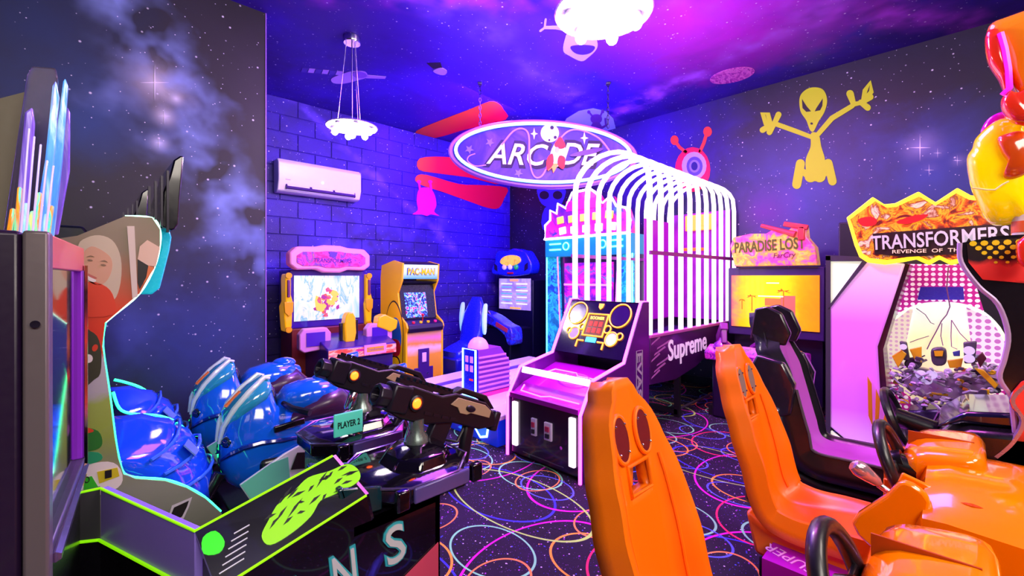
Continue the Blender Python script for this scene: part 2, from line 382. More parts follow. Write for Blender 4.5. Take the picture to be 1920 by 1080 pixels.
# back wall of painted concrete blocks
wb = struct('wall_back', MB().box(((XE + XR) / 2, YB + .062, ZC / 2), (XR - XE, .1, ZC)), G_back)
NC = 17; CH = ZC / NC; BL = CH * 2
def block_mesh(w, h):
    a, d, e = .0045, .022, .004
    vs = []
    for y, i in ((d, 0), (e, 0), (0, .005)):
        for x, z in ((0, 0), (w, 0), (w, h), (0, h)):
            vs.append((x + (i if x == 0 else -i) + (a if x == 0 else -a), y, z + (i if z == 0 else -i) + (a if z == 0 else -a)))
    fs = [(8, 9, 10, 11)]
    for r in (0, 4):
        for k in range(4): fs.append((r + k, r + (k + 1) % 4, r + 4 + (k + 1) % 4, r + 4 + k))
    me = bpy.data.meshes.new('block'); me.from_pydata(vs, [], fs); me.materials.append(G_back); return me
bm_cache = {}
for r in range(NC):
    x = XE - (BL / 2 if r % 2 else 0)
    while x < XR - .02:
        x0, x1 = max(x, XE), min(x + BL, XR)
        if x1 - x0 > .03:
            key = round(x1 - x0, 3)
            if key not in bm_cache: bm_cache[key] = block_mesh(key, CH)
            o = bpy.data.objects.new('block', bm_cache[key]); COL.objects.link(o); o.parent = wb
            o.location = (x0, YB + random.uniform(-.002, .002), r * CH)
        x += BL
# dark skirting
BBM = mat('baseboard_dark', '#0e0a16', .5)
struct('baseboard_left', MB().box(((-3.05 + XE) / 2, YL - .008, .05), (XE + 3.05, .016, .1)), BBM)
struct('baseboard_right', MB().box((XR - .008, 1.5, .05), (.016, 8.9, .1)), BBM)

# ------------------------------------------------------------------ flat painted murals
def flat(name, polys, plane, mats, parent=None, lift=.004, label=None, world_off=None):
    """polys: list of (pixel outline, material index); a thin cut-out lying on a wall or the ceiling"""
    mb = MB(); (ax, val), = plane.items()
    nrm = {'x': Vector((-1, 0, 0)), 'y': Vector((0, -1, 0)), 'z': Vector((0, 0, -1))}[ax]
    for k, (pp, mi) in enumerate(polys):
        pts = [W(p[0], p[1], **plane) + nrm * .0012 for p in pp]
        mb.slab(pts, nrm * (lift + .0004 * k), mi)
    o = obj(name, mb, mats, parent, label=label); return o
def capsule(pts, w, n=5):
    """outline of a thick stroke in pixels"""
    P = [Vector((p[0], p[1])) for p in pts]; L, Rr = [], []
    for i, p in enumerate(P):
        t = (P[min(i + 1, len(P) - 1)] - P[max(i - 1, 0)]).normalized(); nn = Vector((-t.y, t.x))
        ww = (w[i] if isinstance(w, (list, tuple)) else w) / 2
        L.append(p + nn * ww); Rr.append(p - nn * ww)
    t1 = (P[-1] - P[-2]).normalized(); t0 = (P[0] - P[1]).normalized()
    w1 = (w[-1] if isinstance(w, (list, tuple)) else w) / 2; w0 = (w[0] if isinstance(w, (list, tuple)) else w) / 2
    def arc(c, t, r):
        a0 = math.atan2(t.y, t.x)
        return [c + Vector((math.cos(a0 + a), math.sin(a0 + a))) * r for a in [PI / 2 - PI * (k + 1) / (n + 1) for k in range(n)]]
    return L + arc(P[-1], t1, w1) + Rr[::-1] + arc(P[0], t0, w0)
def ellp(cx, cy, rx, ry, rot=0, n=20):
    return [(cx + rx * math.cos(a) * math.cos(rot) - ry * math.sin(a) * math.sin(rot), cy + rx * math.cos(a) * math.sin(rot) + ry * math.sin(a) * math.cos(rot)) for a in [2 * PI * k / n for k in range(n)]]
def smo(p, k=5): return [(v.x, v.y) for v in crom([(a, b, 0) for a, b in p], k)]
PX_R = {'x': XR}; PX_B = {'y': YB - .003}; PX_C = {'z': ZC}; PX_L = {'y': YL}
lime = mat('paint_lime', '#c3d800', .6); ink = mat('paint_ink', '#171222', .6)
al = thing('alien_mural', 'lime green alien with outstretched arms painted high on the right wall', 'mural', W(1528, 350, **PX_R))
def under(o, t):
    o.data.transform(LM(t)); o.parent = t; return o
body = [(smo([(1500, 182), (1512, 168), (1528, 164), (1544, 169), (1551, 188), (1546, 210), (1535, 228), (1526, 246), (1519, 244), (1512, 226), (1501, 208)]), 0),
        (smo([(1521, 250), (1535, 252), (1540, 275), (1547, 300), (1545, 325), (1530, 340), (1514, 330), (1511, 300), (1520, 275)]), 0),
        (capsule([(1524, 258), (1492, 246), (1456, 233)], [8, 9, 9]), 0), (capsule([(1534, 252), (1560, 222), (1598, 199)], [9, 10, 9]), 0)]
hand1 = [(capsule([(1450, 236), (1436, 232), (1430, 212), (1440, 214), (1444, 230)], 9), 0), (capsule([(1452, 232), (1460, 215)], [9, 11]), 0), (capsule([(1446, 234), (1430, 244)], [9, 11]), 0), (capsule([(1450, 236), (1443, 248)], [9, 11]), 0)]
hand2 = [(capsule([(1600, 196), (1618, 192), (1622, 170), (1632, 155), (1634, 172), (1620, 190)], 9), 0), (capsule([(1600, 194), (1594, 176)], [10, 14]), 0), (capsule([(1616, 192), (1632, 182)], [10, 12]), 0), (capsule([(1614, 192), (1627, 202)], [10, 12]), 0)]
legs = [(capsule([(1518, 332), (1506, 322)], 12), 0), (capsule([(1538, 332), (1550, 322)], 12), 0), (capsule([(1501, 307), (1494, 346)], [17, 17]), 0), (capsule([(1553, 306), (1561, 340)], [16, 16]), 0), (ellp(1520, 332, 11, 10), 0), (ellp(1537, 332, 11, 10), 0)]
for nm, pl in (('body', body), ('hand', hand1), ('hand', hand2), ('legs', legs)): under(flat(nm, pl, PX_R, [lime]), al)
for e in ([(1504, 186), (1513, 200), (1521, 209), (1512, 210), (1505, 203)], [(1543, 185), (1531, 203), (1528, 209), (1538, 207), (1542, 199)]):
    under(flat('eye', [(e, 0)], PX_R, [ink], lift=.008), al)
under(flat('mouth', [(ellp(1522, 232, 2.5, 2), 0)], PX_R, [ink], lift=.008), al)
rp = mat('paint_hot_pink', '#ff0a4c', .6); rc = mat('paint_coral', '#ff4030', .6)
cy = thing('cyclops_mural', 'pink one-eyed creature with two antennae painted above the white lit arches', 'mural', W(1300, 350, **PX_R))
under(flat('body', [(ellp(1299, 318, 33, 42), 0)], PX_R, [rp]), cy)
under(flat('antenna', [(capsule([(1286, 285), (1274, 276), (1266, 264)], 6), 0), (ellp(1265, 263, 7.5, 9), 0)], PX_R, [rc]), cy)
under(flat('antenna', [(capsule([(1313, 284), (1320, 268), (1326, 248)], 6), 0), (ellp(1327, 247, 8, 9.5), 0)], PX_R, [rc]), cy)
ey = under(flat('eye', [(ellp(1302, 311, 23, 26), 0)], PX_R, [mat('paint_lilac', '#b4a0f8', .6)], lift=.008), cy)
for rx, ry, c_, lf in ((15, 18, '#5a48c8', .011), (10, 12, '#8c7ce0', .014), (6, 8, '#1c1470', .017)):
    under(flat('iris', [(ellp(1303, 312, rx, ry), 0)], PX_R, [mat('paint_iris_%d' % rx, c_, .6)], lift=lf), cy)
rg = gradz('paint_red_fade', [(0, '#ff5a1c'), (.28, '#ff0c30'), (1, '#ff0038')], W(785, 360, **PX_B).x, W(900, 360, **PX_B).x, .6, 0, coord='Object', axis='X')
rk = thing('red_fin_mural', 'red rocket fins painted across back wall and ceiling left of the oval sign', 'mural', (0, 0, 0))
for ci, pp in enumerate(([(781, 245), (783, 258), (795, 261), (830, 255), (870, 243), (948, 224), (944, 205), (935, 194), (918, 190), (880, 205), (830, 224)],
           [(787, 297), (785, 318), (820, 325), (880, 333), (945, 345), (945, 300), (880, 298), (830, 294)],
           [(781, 330), (783, 344), (830, 360), (880, 378), (915, 390), (935, 390), (945, 372), (950, 352), (900, 347), (860, 345), (800, 328)])):
    flat('fin', [(smo(pp, 3), 0)], PX_C if ci == 0 else PX_B, [rg], rk)
jm = mat('paint_magenta', '#f000a0', .6)
sq = thing('squid_mural', 'small magenta squid creature painted on the back wall below the red fins', 'mural', (0, 0, 0))
flat('body', [(smo([(783, 360), (790, 352), (806, 353), (815, 366), (818, 385), (814, 397), (824, 405), (808, 402), (800, 405), (790, 402), (773, 402), (783, 394), (781, 378)], 3), 0)], PX_B, [jm], sq)
for xx in (787, 808): flat('horn', [(capsule([(xx, 356), (xx - 2, 342)], 4), 0), (ellp(xx - 2, 341, 4, 3), 0)], PX_B, [jm], sq, lift=.009)
uf = thing('saucer_mural', 'pale blue dome with a small alien passenger painted on the ceiling behind the oval sign', 'mural', (0, 0, 0))
flat('dome', [([(1052, 260), (1053, 240), (1062, 222), (1085, 208), (1112, 203), (1135, 208), (1150, 222), (1155, 243), (1155, 254)], 0)], PX_C, [mat('paint_pale_blue', '#a8c4f4', .6)], uf)
flat('passenger', [(ellp(1118, 222, 11, 9), 0), (capsule([(1110, 216), (1105, 210)], 3), 0), (ellp(1104, 209, 3, 3), 0), (capsule([(1126, 216), (1129, 209)], 3), 0), (ellp(1130, 208, 3, 3), 0),
      (smo([(1111, 230), (1125, 230), (1128, 245), (1108, 245)], 3), 0), (capsule([(1126, 240), (1136, 234), (1135, 222)], 4), 0)], PX_C, [mat('paint_plum', '#6c3c9c', .6)], uf, lift=.009)
bg = thing('blue_creature_mural', 'blue goggle-eyed creature painted on the wall below the oval sign', 'mural', (0, 0, 0))
bcm = mat('paint_blue', '#3c38e8', .6)
flat('body', [(smo([(1008, 362), (1012, 354), (1056, 354), (1060, 365), (1050, 386), (1034, 390), (1016, 382)], 3), 0), (smo([(1022, 390), (1050, 390), (1056, 430), (1018, 430)], 3), 0)], PX_R, [bcm], bg)
for xx in (1021, 1046): flat('eye', [(ellp(xx, 366, 9, 8), 0)], PX_R, [ink], bg, lift=.009)
# painted on the ceiling
wp = mat('paint_white_violet', '#c8b4f4', .6); vp = mat('paint_deep_violet', '#4a18b8', .6)
an = thing('astronaut_mural', 'white space suit helmet with violet visor and outstretched arm painted on the ceiling', 'mural', (0, 0, 0))
flat('helmet', [(smo([(1060, 70), (1068, 62), (1110, 60), (1120, 78), (1118, 92), (1104, 106), (1090, 114), (1068, 104), (1056, 94)], 4), 0)], PX_C, [wp], an)
flat('visor', [(smo([(1070, 86), (1092, 83), (1115, 86), (1108, 97), (1092, 101), (1077, 97)], 4), 0)], PX_C, [vp], an, lift=.009)
flat('arm', [(capsule([(1062, 52), (1042, 51), (1021, 51)], [12, 6, 5]), 0), (capsule([(1021, 51), (1023, 36)], 4), 0), (capsule([(1021, 51), (1013, 57)], 4), 0)], PX_C, [wp], an)
flat('arm', [(capsule([(1132, 60), (1150, 50), (1158, 45)], [8, 5, 4]), 0), (capsule([(1150, 52), (1154, 60)], 3), 0)], PX_C, [wp], an)
st = thing('satellite_mural', 'satellite with long solar wings painted on the ceiling behind the hanging lamp', 'mural', (0, 0, 0))
sv = mat('paint_solar', '#4a30b0', .6); sl = mat('paint_satellite', '#b88cf0', .6)
for k in range(6): flat('solar_cell', [([(567 + 13 * k, 127 + 1.1 * k), (578 + 13 * k, 128 + 1.1 * k), (575 + 13 * k, 135 + 1.1 * k), (564 + 13 * k, 134 + 1.1 * k)], 0)], PX_C, [sl if k % 2 else sv], st)
flat('body', [(smo([(622, 146), (645, 137), (660, 133), (684, 134), (688, 144), (670, 150), (645, 156), (625, 155)], 3), 0)], PX_C, [sl], st)
flat('dish', [(ellp(674, 139, 14, 6, .1), 0)], PX_C, [mat('paint_mauve', '#8c58d8', .6)], st, lift=.008)
flat('wing', [([(688, 140), (724, 143), (722, 147), (686, 146)], 0)], PX_C, [sl], st)
s2 = thing('lander_mural', 'small dark space lander painted on the ceiling left of the sign chain', 'mural', (0, 0, 0))
flat('panel', [([(800, 118), (826, 117), (829, 127), (812, 128)], 0)], PX_C, [ink], s2)
flat('body', [(smo([(812, 132), (826, 126), (838, 132), (834, 139), (822, 138)], 3), 0)], PX_C, [sl], s2, lift=.008)
ga = tag(flat('galaxy_mural', [(ellp(1373, 141, 43, 13, -.22, 28), 0)], PX_C, [printed('paint_galaxy', [(0, '#6c1490'), (.4, '#c028b8'), (.6, '#f07cd8'), (1, '#a01cb0')], 6, .6, stretch=(2, 5, 1))]), 'pink oval galaxy painted on the ceiling above the green alien', 'mural')
# four-pointed stars painted on the walls
def star(px, py, r, plane, wl, wr=None):
    pts = []
    for k in range(8):
        a = PI / 4 * k; rr = (r if k % 2 == 0 else r * .045); rr = rr * (.8 if k in (0, 4) else 1)
        pts.append((px + rr * math.cos(a), py + rr * math.sin(a)))
    o = flat('painted_star', [(pts, 0)], plane, [mat('paint_star', '#f4ecff', .6)], wl, lift=.002); return o
SW = {'l': bpy.data.objects['wall_left'], 'r': bpy.data.objects['wall_right']}
for px, py, r in ((290, 155, 34), (308, 218, 15), (298, 268, 10)): star(px, py, r, PX_L, SW['l'])
for px, py, r in ((1725, 277, 26), (1758, 287, 10), (1742, 319, 12), (1795, 301, 11)): star(px, py, r, PX_R, SW['r'])

# ------------------------------------------------------------------ shared materials
BLK = mat('black_plastic', '#0b0a10', .28, coat=.4); BLKM = mat('black_matte', '#0d0b12', .6); GRY = mat('grey_metal', '#6c6878', .35, .7)
CHR = mat('chrome', '#d8d4e0', .12, 1); WHT = mat('white_plastic', '#e8e4ee', .35)
PNK = mat('led_pink', '#ff7cf0', .4, emit='#ff3ce8', es=7); LEDW = mat('led_white', '#ffffff', .4, emit='#fff0fc', es=5)
LEDV = mat('led_violet', '#d8a8ff', .4, emit='#b050ff', es=5); LEDG = mat('led_green', '#60ffb0', .4, emit='#18ff80', es=5)
LEDC = mat('led_cyan', '#a0ffff', .4, emit='#30e8ff', es=4); LEDB = mat('led_blue_white', '#e0f4ff', .4, emit='#7cc8ff', es=7)
LEDY = mat('led_amber', '#ffb040', .4, emit='#ff9428', es=1.8); LIME = mat('lime_trim', '#9ae010', .4, emit='#7ce000', es=.7)
MAG = mat('magenta_panel', '#8c0a9c', .35, coat=.3); PUR = mat('purple_dark', '#1d0c36', .35, coat=.3); VIO = mat('violet_panel', '#5c34b4', .35)
YEL = mat('yellow_print', '#f0b400', .4, coat=.2); GLASS = mat('dark_glass', '#08060e', .06, coat=.5)
RED = mat('red_plastic', '#d8101c', .3, coat=.4)

# ------------------------------------------------------------------ air conditioner on the back wall
ac0 = W(517, 362, y=YB); ac1 = W(677, 372, y=YB - .2)
acx0, acx1 = W(522, 300, y=YB - .2).x, W(677, 316, y=YB - .2).x
acz1 = W(525, 295, y=YB - .2).z; acz0 = W(517, 357, y=YB - .2).z - .0
ac = thing('air_conditioner', 'white split air conditioner mounted on the dark block wall', 'air conditioner', ((acx0 + acx1) / 2, YB - .006, acz0))
w_, h_ = acx1 - acx0, acz1 - acz0
ACM = mat('ac_white', '#f2eaf6', .3)
obj('body', MB().prism([(-.0, 0), (-.0, h_), (-.15, h_), (-.2, h_ - .05), (-.205, .13), (-.16, .02), (-.1, 0)], 'x', -w_ / 2, w_ / 2), ACM, ac, bevel=.012)
obj('air_outlet', MB().box((0, -.185, .075), (w_ * .84, .03, .075), (-.35, 0, 0)), mat('ac_slot', '#3a1c58', .5), ac)
for k in range(3): obj('vane', MB().box((-w_ * .28 + k * w_ * .28, -.203, .085), (w_ * .25, .006, .022), (-.35, 0, 0)), ACM, ac)
for k in range(2): obj('louver', MB().box((0, -.196 + .012 * k, .06 - k * .026), (w_ * .82, .012, .006), (-.5, 0, 0)), ACM, ac)
obj('logo', MB().box((-w_ * .4, -.206, .15), (.06, .003, .012)), GRY, ac)
obj('display_light', MB().box((.0, -.2085, .17), (.018, .004, .018)), LEDW, ac)

# ------------------------------------------------------------------ saucer lamps
BULB = mat('bulb_glow', '#ffffff', .4, emit='#fff4e2', es=18)
LMP = mat('lamp_metal', '#cfc0e8', .25, .4)
def saucer(name, label, pos, r, drop, bulbs, grp, cond=1.0):
    t = thing(name, label, 'lamp', (pos.x, pos.y, pos.z), 0, grp)
    obj('shade', MB().lathe([(.06 * r, .3 * r), (.16 * r, .28 * r), (.3 * r, .2 * r), (.8 * r, .08 * r), (r, 0), (.98 * r, -.03 * r), (.7 * r, .02 * r), (.35 * r, .06 * r), (.05 * r, .07 * r)], n=36), LMP, t, smooth=True)
    obj('centre_globe', MB().lathe([(.02 * r, -.36 * r), (.1 * r, -.34 * r), (.3 * r, -.22 * r), (.42 * r, -.06 * r), (.42 * r, .02 * r), (.1 * r, .05 * r)], n=24), mat('globe_glow', '#ffffff', .4, emit='#fff0d8', es=3), t, smooth=True)
    obj('finial', MB().lathe([(.012, -.46 * r), (.03, -.42 * r), (.035, -.36 * r), (.01, -.33 * r)], n=12), LMP, t, smooth=True)
    for k in range(bulbs):
        a = 2 * PI * (k + .3) / bulbs; x, y = .68 * r * math.cos(a), .68 * r * math.sin(a)
        h = obj('bulb_holder', MB().lathe([(.1 * r, .03 * r), (.13 * r, -.08 * r), (.09 * r, -.1 * r)], (x, y, 0), 12), LMP, t, smooth=True)
        obj('bulb', MB().ell((x, y, -.2 * r), (.13 * r, .13 * r, .14 * r), 12, 8), BULB, t, smooth=True)
    for k in range(int(bulbs * 3)):
        a = 2 * PI * k / (bulbs * 3); obj('rim_light', MB().ell((.93 * r * math.cos(a), .93 * r * math.sin(a), -.03 * r), (.03 * r, .03 * r, .02 * r), 8, 5), BULB, t)
    top = ZC - pos.z
    obj('canopy', MB().lathe([(.075, top - .06), (.08, top - .05), (.08, top - .002), (.01, top - .001)], n=20), CHR, t, smooth=True)
    obj('stem', MB().cyl((0, 0, .28 * r), (0, 0, top - .05), .006), CHR, t)
    if drop:
        for k in range(3):
            a = 2 * PI * k / 3 + .5; obj('wire', MB().cyl((.55 * r * math.cos(a), .55 * r * math.sin(a), .14 * r), (.05 * math.cos(a), .05 * math.sin(a), top - .05), .003, 6), CHR, t)
    return t
pB = W(660, 238, d=4.16); saucer('saucer_pendant', 'lit saucer pendant lamp hanging on wires above the air conditioner', pB, .235, True, 6, 'saucer lamps')
point('pendant_light', (pB.x, pB.y, pB.z - .2), 42, (1, .86, .95), .12)
pA = W(1131, 24, d=3.25); saucer('saucer_ceiling_lamp', 'large dazzling saucer lamp close under the ceiling at the top edge', pA, .36, False, 6, 'saucer lamps')
point('ceiling_lamp_light', (pA.x, pA.y, pA.z - .24), 150, (1, .62, .98), .15)
point('added_ceiling_uplight', (pA.x, pA.y, pA.z + .17), 60, (.62, .3, 1), .08)  # extra point added above the shade to brighten the ceiling

# ------------------------------------------------------------------ hanging oval sign
SD = 5.13
sc_ = W(1018, 290, d=SD)
sg = thing('arcade_sign', 'oval light box sign reading ARCADE hung on chains from the ceiling', 'sign', sc_, YAW - PI / 2)
k_ = SD / FPX                                  # metres per pixel on the sign's plane; local x right, z up, front -y
def sp(px, py): return ((px - 1018) * k_, -(py - 290) * k_)
def ring(rx, rz, y, n=64, tilt=.035): return [Vector((rx * math.cos(a) * 1.0, y, rz * math.sin(a) - tilt * rx * math.cos(a))) for a in [2 * PI * i / n for i in range(n)]]
RX, RZ = 177 * k_, 64 * k_
obj('housing', MB().loft([ring(RX * .99, RZ * .98, .06), ring(RX, RZ, .03), ring(RX, RZ, -.03), ring(RX * .985, RZ * .96, -.05)]), mat('sign_rim', '#9c58d8', .4), sg, smooth=True)
obj('face', MB().loft([ring(RX * .95, RZ * .9, -.05), ring(RX * .95, RZ * .9, -.056)]), printed('sign_face', [(0, '#1c0674'), (.45, '#2c0a94'), (.7, '#503090'), (1, '#240880')], 1.6, .6, coat=0), sg)
obj('neon_ring', MB().tube(ring(RX * .915, RZ * .845, -.075), .02, 8, True), mat('neon_blue', '#d0f4ff', .4, emit='#38a8ff', es=1.7), sg, smooth=True)
sgw = mat('sign_white', '#e0d0f0', .5, emit='#d8c8f4', es=.1); sgk = mat('sign_outline', '#1c0838', .7)
def stext(s, px0, px1, py0, py1, nm='letters'):
    c = sp((px0 + px1) / 2, (py0 + py1) / 2); Wd, Hh = (px1 - px0) * k_, (py1 - py0) * k_
    text('letter_outline', s, sgk, sg, frame((c[0], -.058, c[1]), (1, 0, -.035), (0, 0, 1)), Wd + .09, Hh + .08, .002, .32, .05)
    text(nm, s, sgw, sg, frame((c[0], -.064, c[1]), (1, 0, -.035), (0, 0, 1)), Wd, Hh, .004, .32, .012)
stext('ARC', 913, 1027, 272, 312); stext('DE', 1050, 1122, 272, 312)
def disc(cx, cy, rx, rz, y0, y1, n=24): return [Vector((cx + rx * math.cos(a), y0, cy + rz * math.sin(a))) for a in [2 * PI * i / n for i in range(n)]], (0, y1 - y0, 0)
mo = sp(1030, 253); p_, o_ = disc(mo[0], mo[1], 17 * k_, 17 * k_, -.058, -.066)
moon = obj('moon', MB().slab(p_, o_), sgw, sg)
for dx, dy, r in ((4, -10, 3.5), (10, 8, 3), (-1, 13, 2)):
    q_, o2 = disc(mo[0] + dx * k_, mo[1] - dy * k_, r * k_, r * k_, -.066, -.069, 12); obj('crater', MB().slab(q_, o2), sgk, moon)
rkc = thing_p = bpy.data.objects.new('rocket', None); COL.objects.link(rkc); rkc.parent = sg
def sign_poly(name, pts, y0, y1, m, par=sg): return obj(name, MB().slab([Vector((sp(*p)[0], y0, sp(*p)[1])) for p in pts], (0, y1 - y0, 0)), m, par)
bpy.data.objects.remove(rkc)
SRED = mat('rocket_red', '#f00018', .6)
rb = sign_poly('rocket', smo([(1035, 314), (1030, 296), (1037, 276), (1048, 262), (1058, 278), (1055, 298), (1047, 314)], 3), -.07, -.082, mat('rocket_white', '#e8e4f4', .4), sg)
sign_poly('nose_cone', smo([(1038, 277), (1042, 268), (1049, 261), (1056, 270), (1058, 280), (1048, 283)], 3), -.083, -.088, SRED, rb)
sign_poly('porthole', ellp(1043, 285, 4, 5), -.083, -.089, mat('porthole', '#5c6cc8', .3), rb)
sign_poly('fin', smo([(1025, 300), (1035, 292), (1036, 312), (1024, 322)], 3), -.083, -.089, SRED, rb)
sign_poly('fin', smo([(1047, 296), (1058, 300), (1055, 320), (1044, 312)], 3), -.083, -.089, SRED, rb)
sign_poly('flame', [(1030, 310), (1046, 310), (1042, 318), (1036, 328), (1034, 318), (1026, 324)], -.083, -.088, mat('flame', '#ff7a20', .5, emit='#ff6a10', es=1), rb)
def sstroke(pts, r, m, nm): obj(nm, MB().tube([Vector((sp(*p)[0], -.062, sp(*p)[1])) for p in pts], r, 6), m, sg, smooth=True)
orb = mat('sign_orbit', '#a878e8', .5)
sstroke([(p.x, p.y) for p in crom([(941, 275, 0), (962, 250, 0), (980, 245, 0), (991, 258, 0), (992, 300, 0), (998, 328, 0), (1008, 336, 0), (1020, 326, 0), (1035, 290, 0), (1058, 254, 0), (1085, 247, 0), (1120, 262, 0), (1140, 285, 0)], 5, False)], .012, orb, 'orbit_line')
sstroke([(p.x, p.y) for p in crom([(912, 312, 0), (892, 314, 0), (878, 305, 0), (880, 296, 0), (892, 291, 0)], 5, False)], .008, orb, 'orbit_line')
sign_poly('ring_planet', ellp(1098, 289, 32, 4.5, -.2, 24), -.071, -.077, mat('sign_ring', '#4a1478', .5))
for px, py, r in ((1001, 254, 11), (1094, 262, 12)):
    sign_poly('sparkle', [(px + (r if k % 2 == 0 else r * .25) * math.cos(PI / 4 * k) * (.62 if k in (0, 4) else 1), py + (r if k % 2 == 0 else r * .25) * math.sin(PI / 4 * k)) for k in range(8)], -.058, -.064, sgw)
for px, py in ((881, 283), (919, 270), (972, 327)):
    sign_poly('star_badge', [(px + (9 if k % 2 == 0 else 4) * math.cos(PI / 5 * k + .2), py + (9 if k % 2 == 0 else 4) * math.sin(PI / 5 * k + .2)) for k in range(10)], -.058, -.063, mat('sign_star', '#6c5aa8', .5))
for px, py1 in ((900, 250), (1140, 240)):
    x0 = sp(px, 0)[0]; zb = sp(px, py1)[1]; zt = ZC - sc_.z; n = int((zt - zb) / .045)
    ch = MB()
    for i in range(n):
        zc = zb + (i + .5) * (zt - zb) / n; a = i % 2 * PI / 2
        ch.tube([Vector((x0 + .012 * math.cos(b) * math.cos(a), .0 + .012 * math.cos(b) * math.sin(a), zc + .03 * math.sin(b))) for b in [2 * PI * j / 8 for j in range(8)]], .004, 5, True)
    c = obj('chain', ch, mat('chain_metal', '#3c3048', .4, .8), sg, smooth=True)
    obj('hook', MB().box((x0, 0, zt - .012), (.05, .05, .02)), GRY, sg, bevel=.004)
point('sign_glow', tuple(sc_ + FW * .45 + Vector((0, 0, -.1))), 130, (.22, .06, 1), .3)

# ------------------------------------------------------------------ robot shooter cabinet on the back wall (faces -Y)
fx = lambda px, Y: W(px, 520, y=Y).x
fz = lambda px, py, Y: W(px, py, y=Y).z
Y1 = 5.45; x0, x1 = fx(543, Y1), fx(684, Y1); cxm = (x0 + x1) / 2; wm = x1 - x0
rs = thing('robot_shooter_cabinet', 'yellow trimmed shooting cabinet with bright snowy battle screen against the back wall', 'arcade machine', (cxm, Y1, 0))
obj('monitor_housing', MB().box((0, .2, 1.14), (wm, .4, .7)), mat('violet_gloss', '#34108c', .3, coat=.4), rs, bevel=.02)
zs0, zs1 = fz(672, 595, Y1), fz(672, 517, Y1); sx0, sx1 = fx(551, Y1) - cxm, fx(673, Y1) - cxm
scr = printed('screen_battle', [(0, '#70c0d8'), (.3, '#b8e0e4'), (.5, '#e0ece4'), (.62, '#68b8d8'), (.8, '#e8f0f0'), (1, '#48a0d0')], 3.4, .3, es=.5, detail=4, stretch=(2, 1, .6))
ob = obj('screen', MB().box(((sx0 + sx1) / 2, -.004, (zs0 + zs1) / 2), (sx1 - sx0, .012, zs1 - zs0)), scr, rs)
blast2 = mat('picture_plum', '#8c2c70', .4, emit='#8c2c70', es=.7); blast3 = mat('picture_amber', '#f0b040', .4, emit='#f0b040', es=.9)
blast = printed('screen_blast', [(0, '#f0a030'), (.35, '#c04828'), (.5, '#803070'), (.7, '#e8702c'), (1, '#ffd060')], 14, .3, es=1.1)
random.seed(21)
for _k in range(34):
    _a, _r = random.uniform(0, 2 * PI), random.uniform(0, 1) ** .7
    _c = (-.02 + .16 * _r * math.cos(_a), -.05 + .17 * _r * math.sin(_a)); _s = random.uniform(.02, .06)
    sh = [(_c[0] + _s * math.cos(2 * PI * j / 5 + _a) * random.uniform(.4, 1.4), _c[1] + _s * math.sin(2 * PI * j / 5 + _a) * random.uniform(.4, 1.4)) for j in range(5)]
    obj('screen_picture', MB().slab([Vector(((sx0 + sx1) / 2 + a, -.0105 - .0002 * _k, (zs0 + zs1) / 2 + b)) for a, b in sh], (0, -.002, 0)), [blast, blast2, blast3][_k % 3], ob)
mq = MB()
mo_ = [(-.5, .1), (-.42, .2), (-.2, .21), (-.1, .24), (.1, .24), (.2, .21), (.42, .2), (.5, .1), (.5, -.08), (.42, -.16), (.2, -.15), (.1, -.2), (-.1, -.2), (-.2, -.15), (-.42, -.16), (-.5, -.08)]
mzc = fz(614, 488, Y1 - .06)
obj('marquee_frame', MB().prism([(a * wm * 1.06, mzc + b * .75) for a, b in mo_], 'y', -.1, .06), mat('marquee_rim_pink', '#e898c8', .35, emit='#ff60b8', es=.15), rs, bevel=.02)
mqp = obj('marquee_print', MB().prism([(a * wm * .9, mzc + b * .45) for a, b in mo_], 'y', -.112, -.1), printed('mq_robot', [(0, '#401080'), (.35, '#c81878'), (.5, '#f0409c'), (.65, '#6020a0'), (1, '#c87840')], 9, .4, es=.3), rs)
text('letters', 'TRANSFORMERS', mat('mq_letters', '#4c1c98', .4), mqp, frame((0, -.114, mzc - .005), (1, 0, 0), (0, 0, 1)), wm * .5, .05, .003, .1, .01)
obj('shield_badge', MB().prism([(-.05, mzc + .1), (.05, mzc + .1), (.04, mzc + .05), (0, mzc + .03), (-.04, mzc + .05)], 'y', -.12, -.113), VIO, rs)
for s in (-1, 1):
    X = s * (wm / 2 + .03)
    sdp = obj('side_armour', MB().prism([(X - .03, .78), (X - .05, 1.06), (X - .025, 1.12), (X - .03, 1.38), (X - .02, 1.44), (X + .02, 1.44), (X + .03, 1.38), (X + .03, 1.2), (X + .05, 1.12), (X + .04, .84), (X + .02, .76)], 'y', -.05, .12), mat('armour_yellow', '#ffc000', .35, emit='#ffb000', es=.3, coat=.3), rs, bevel=.012)  # small glow in the yellow offsets the violet light on the armour
    for zz in (1.42, .8): obj('round_boss', MB().cyl((X, -.05, zz), (X, -.075, zz), .035), YEL, sdp)
    obj('chest_plate', MB().prism([(X - .045, 1.0), (X - .05, 1.12), (X + .05, 1.12), (X + .045, 1.0), (X, .95)], 'y', -.075, -.05), YEL, sdp, bevel=.006)
    obj('spring', MB().box((X, -.06, 1.27), (.03, .03, .2)), mat('spring_dark', '#6c2c60', .4), sdp, bevel=.008)
con = obj('console', MB().prism([(-.45, 0), (-.62, .0), (-.62, .48), (-.7, .5), (-.7, .62), (-.45, .7), (0, .72), (0, 0)], 'x', -.3, .52), mat('console_violet', '#2c0c70', .35, coat=.3), rs, bevel=.012)
obj('console_print', MB().box((.11, -.706, .56), (.8, .012, .1)), printed('console_flash', [(0, '#d01838'), (.4, '#f05030'), (.55, '#ffc0a0'), (.7, '#d82058'), (1, '#3c20b0')], 5, .3, es=.35, stretch=(.6, 1, 3)), rs)
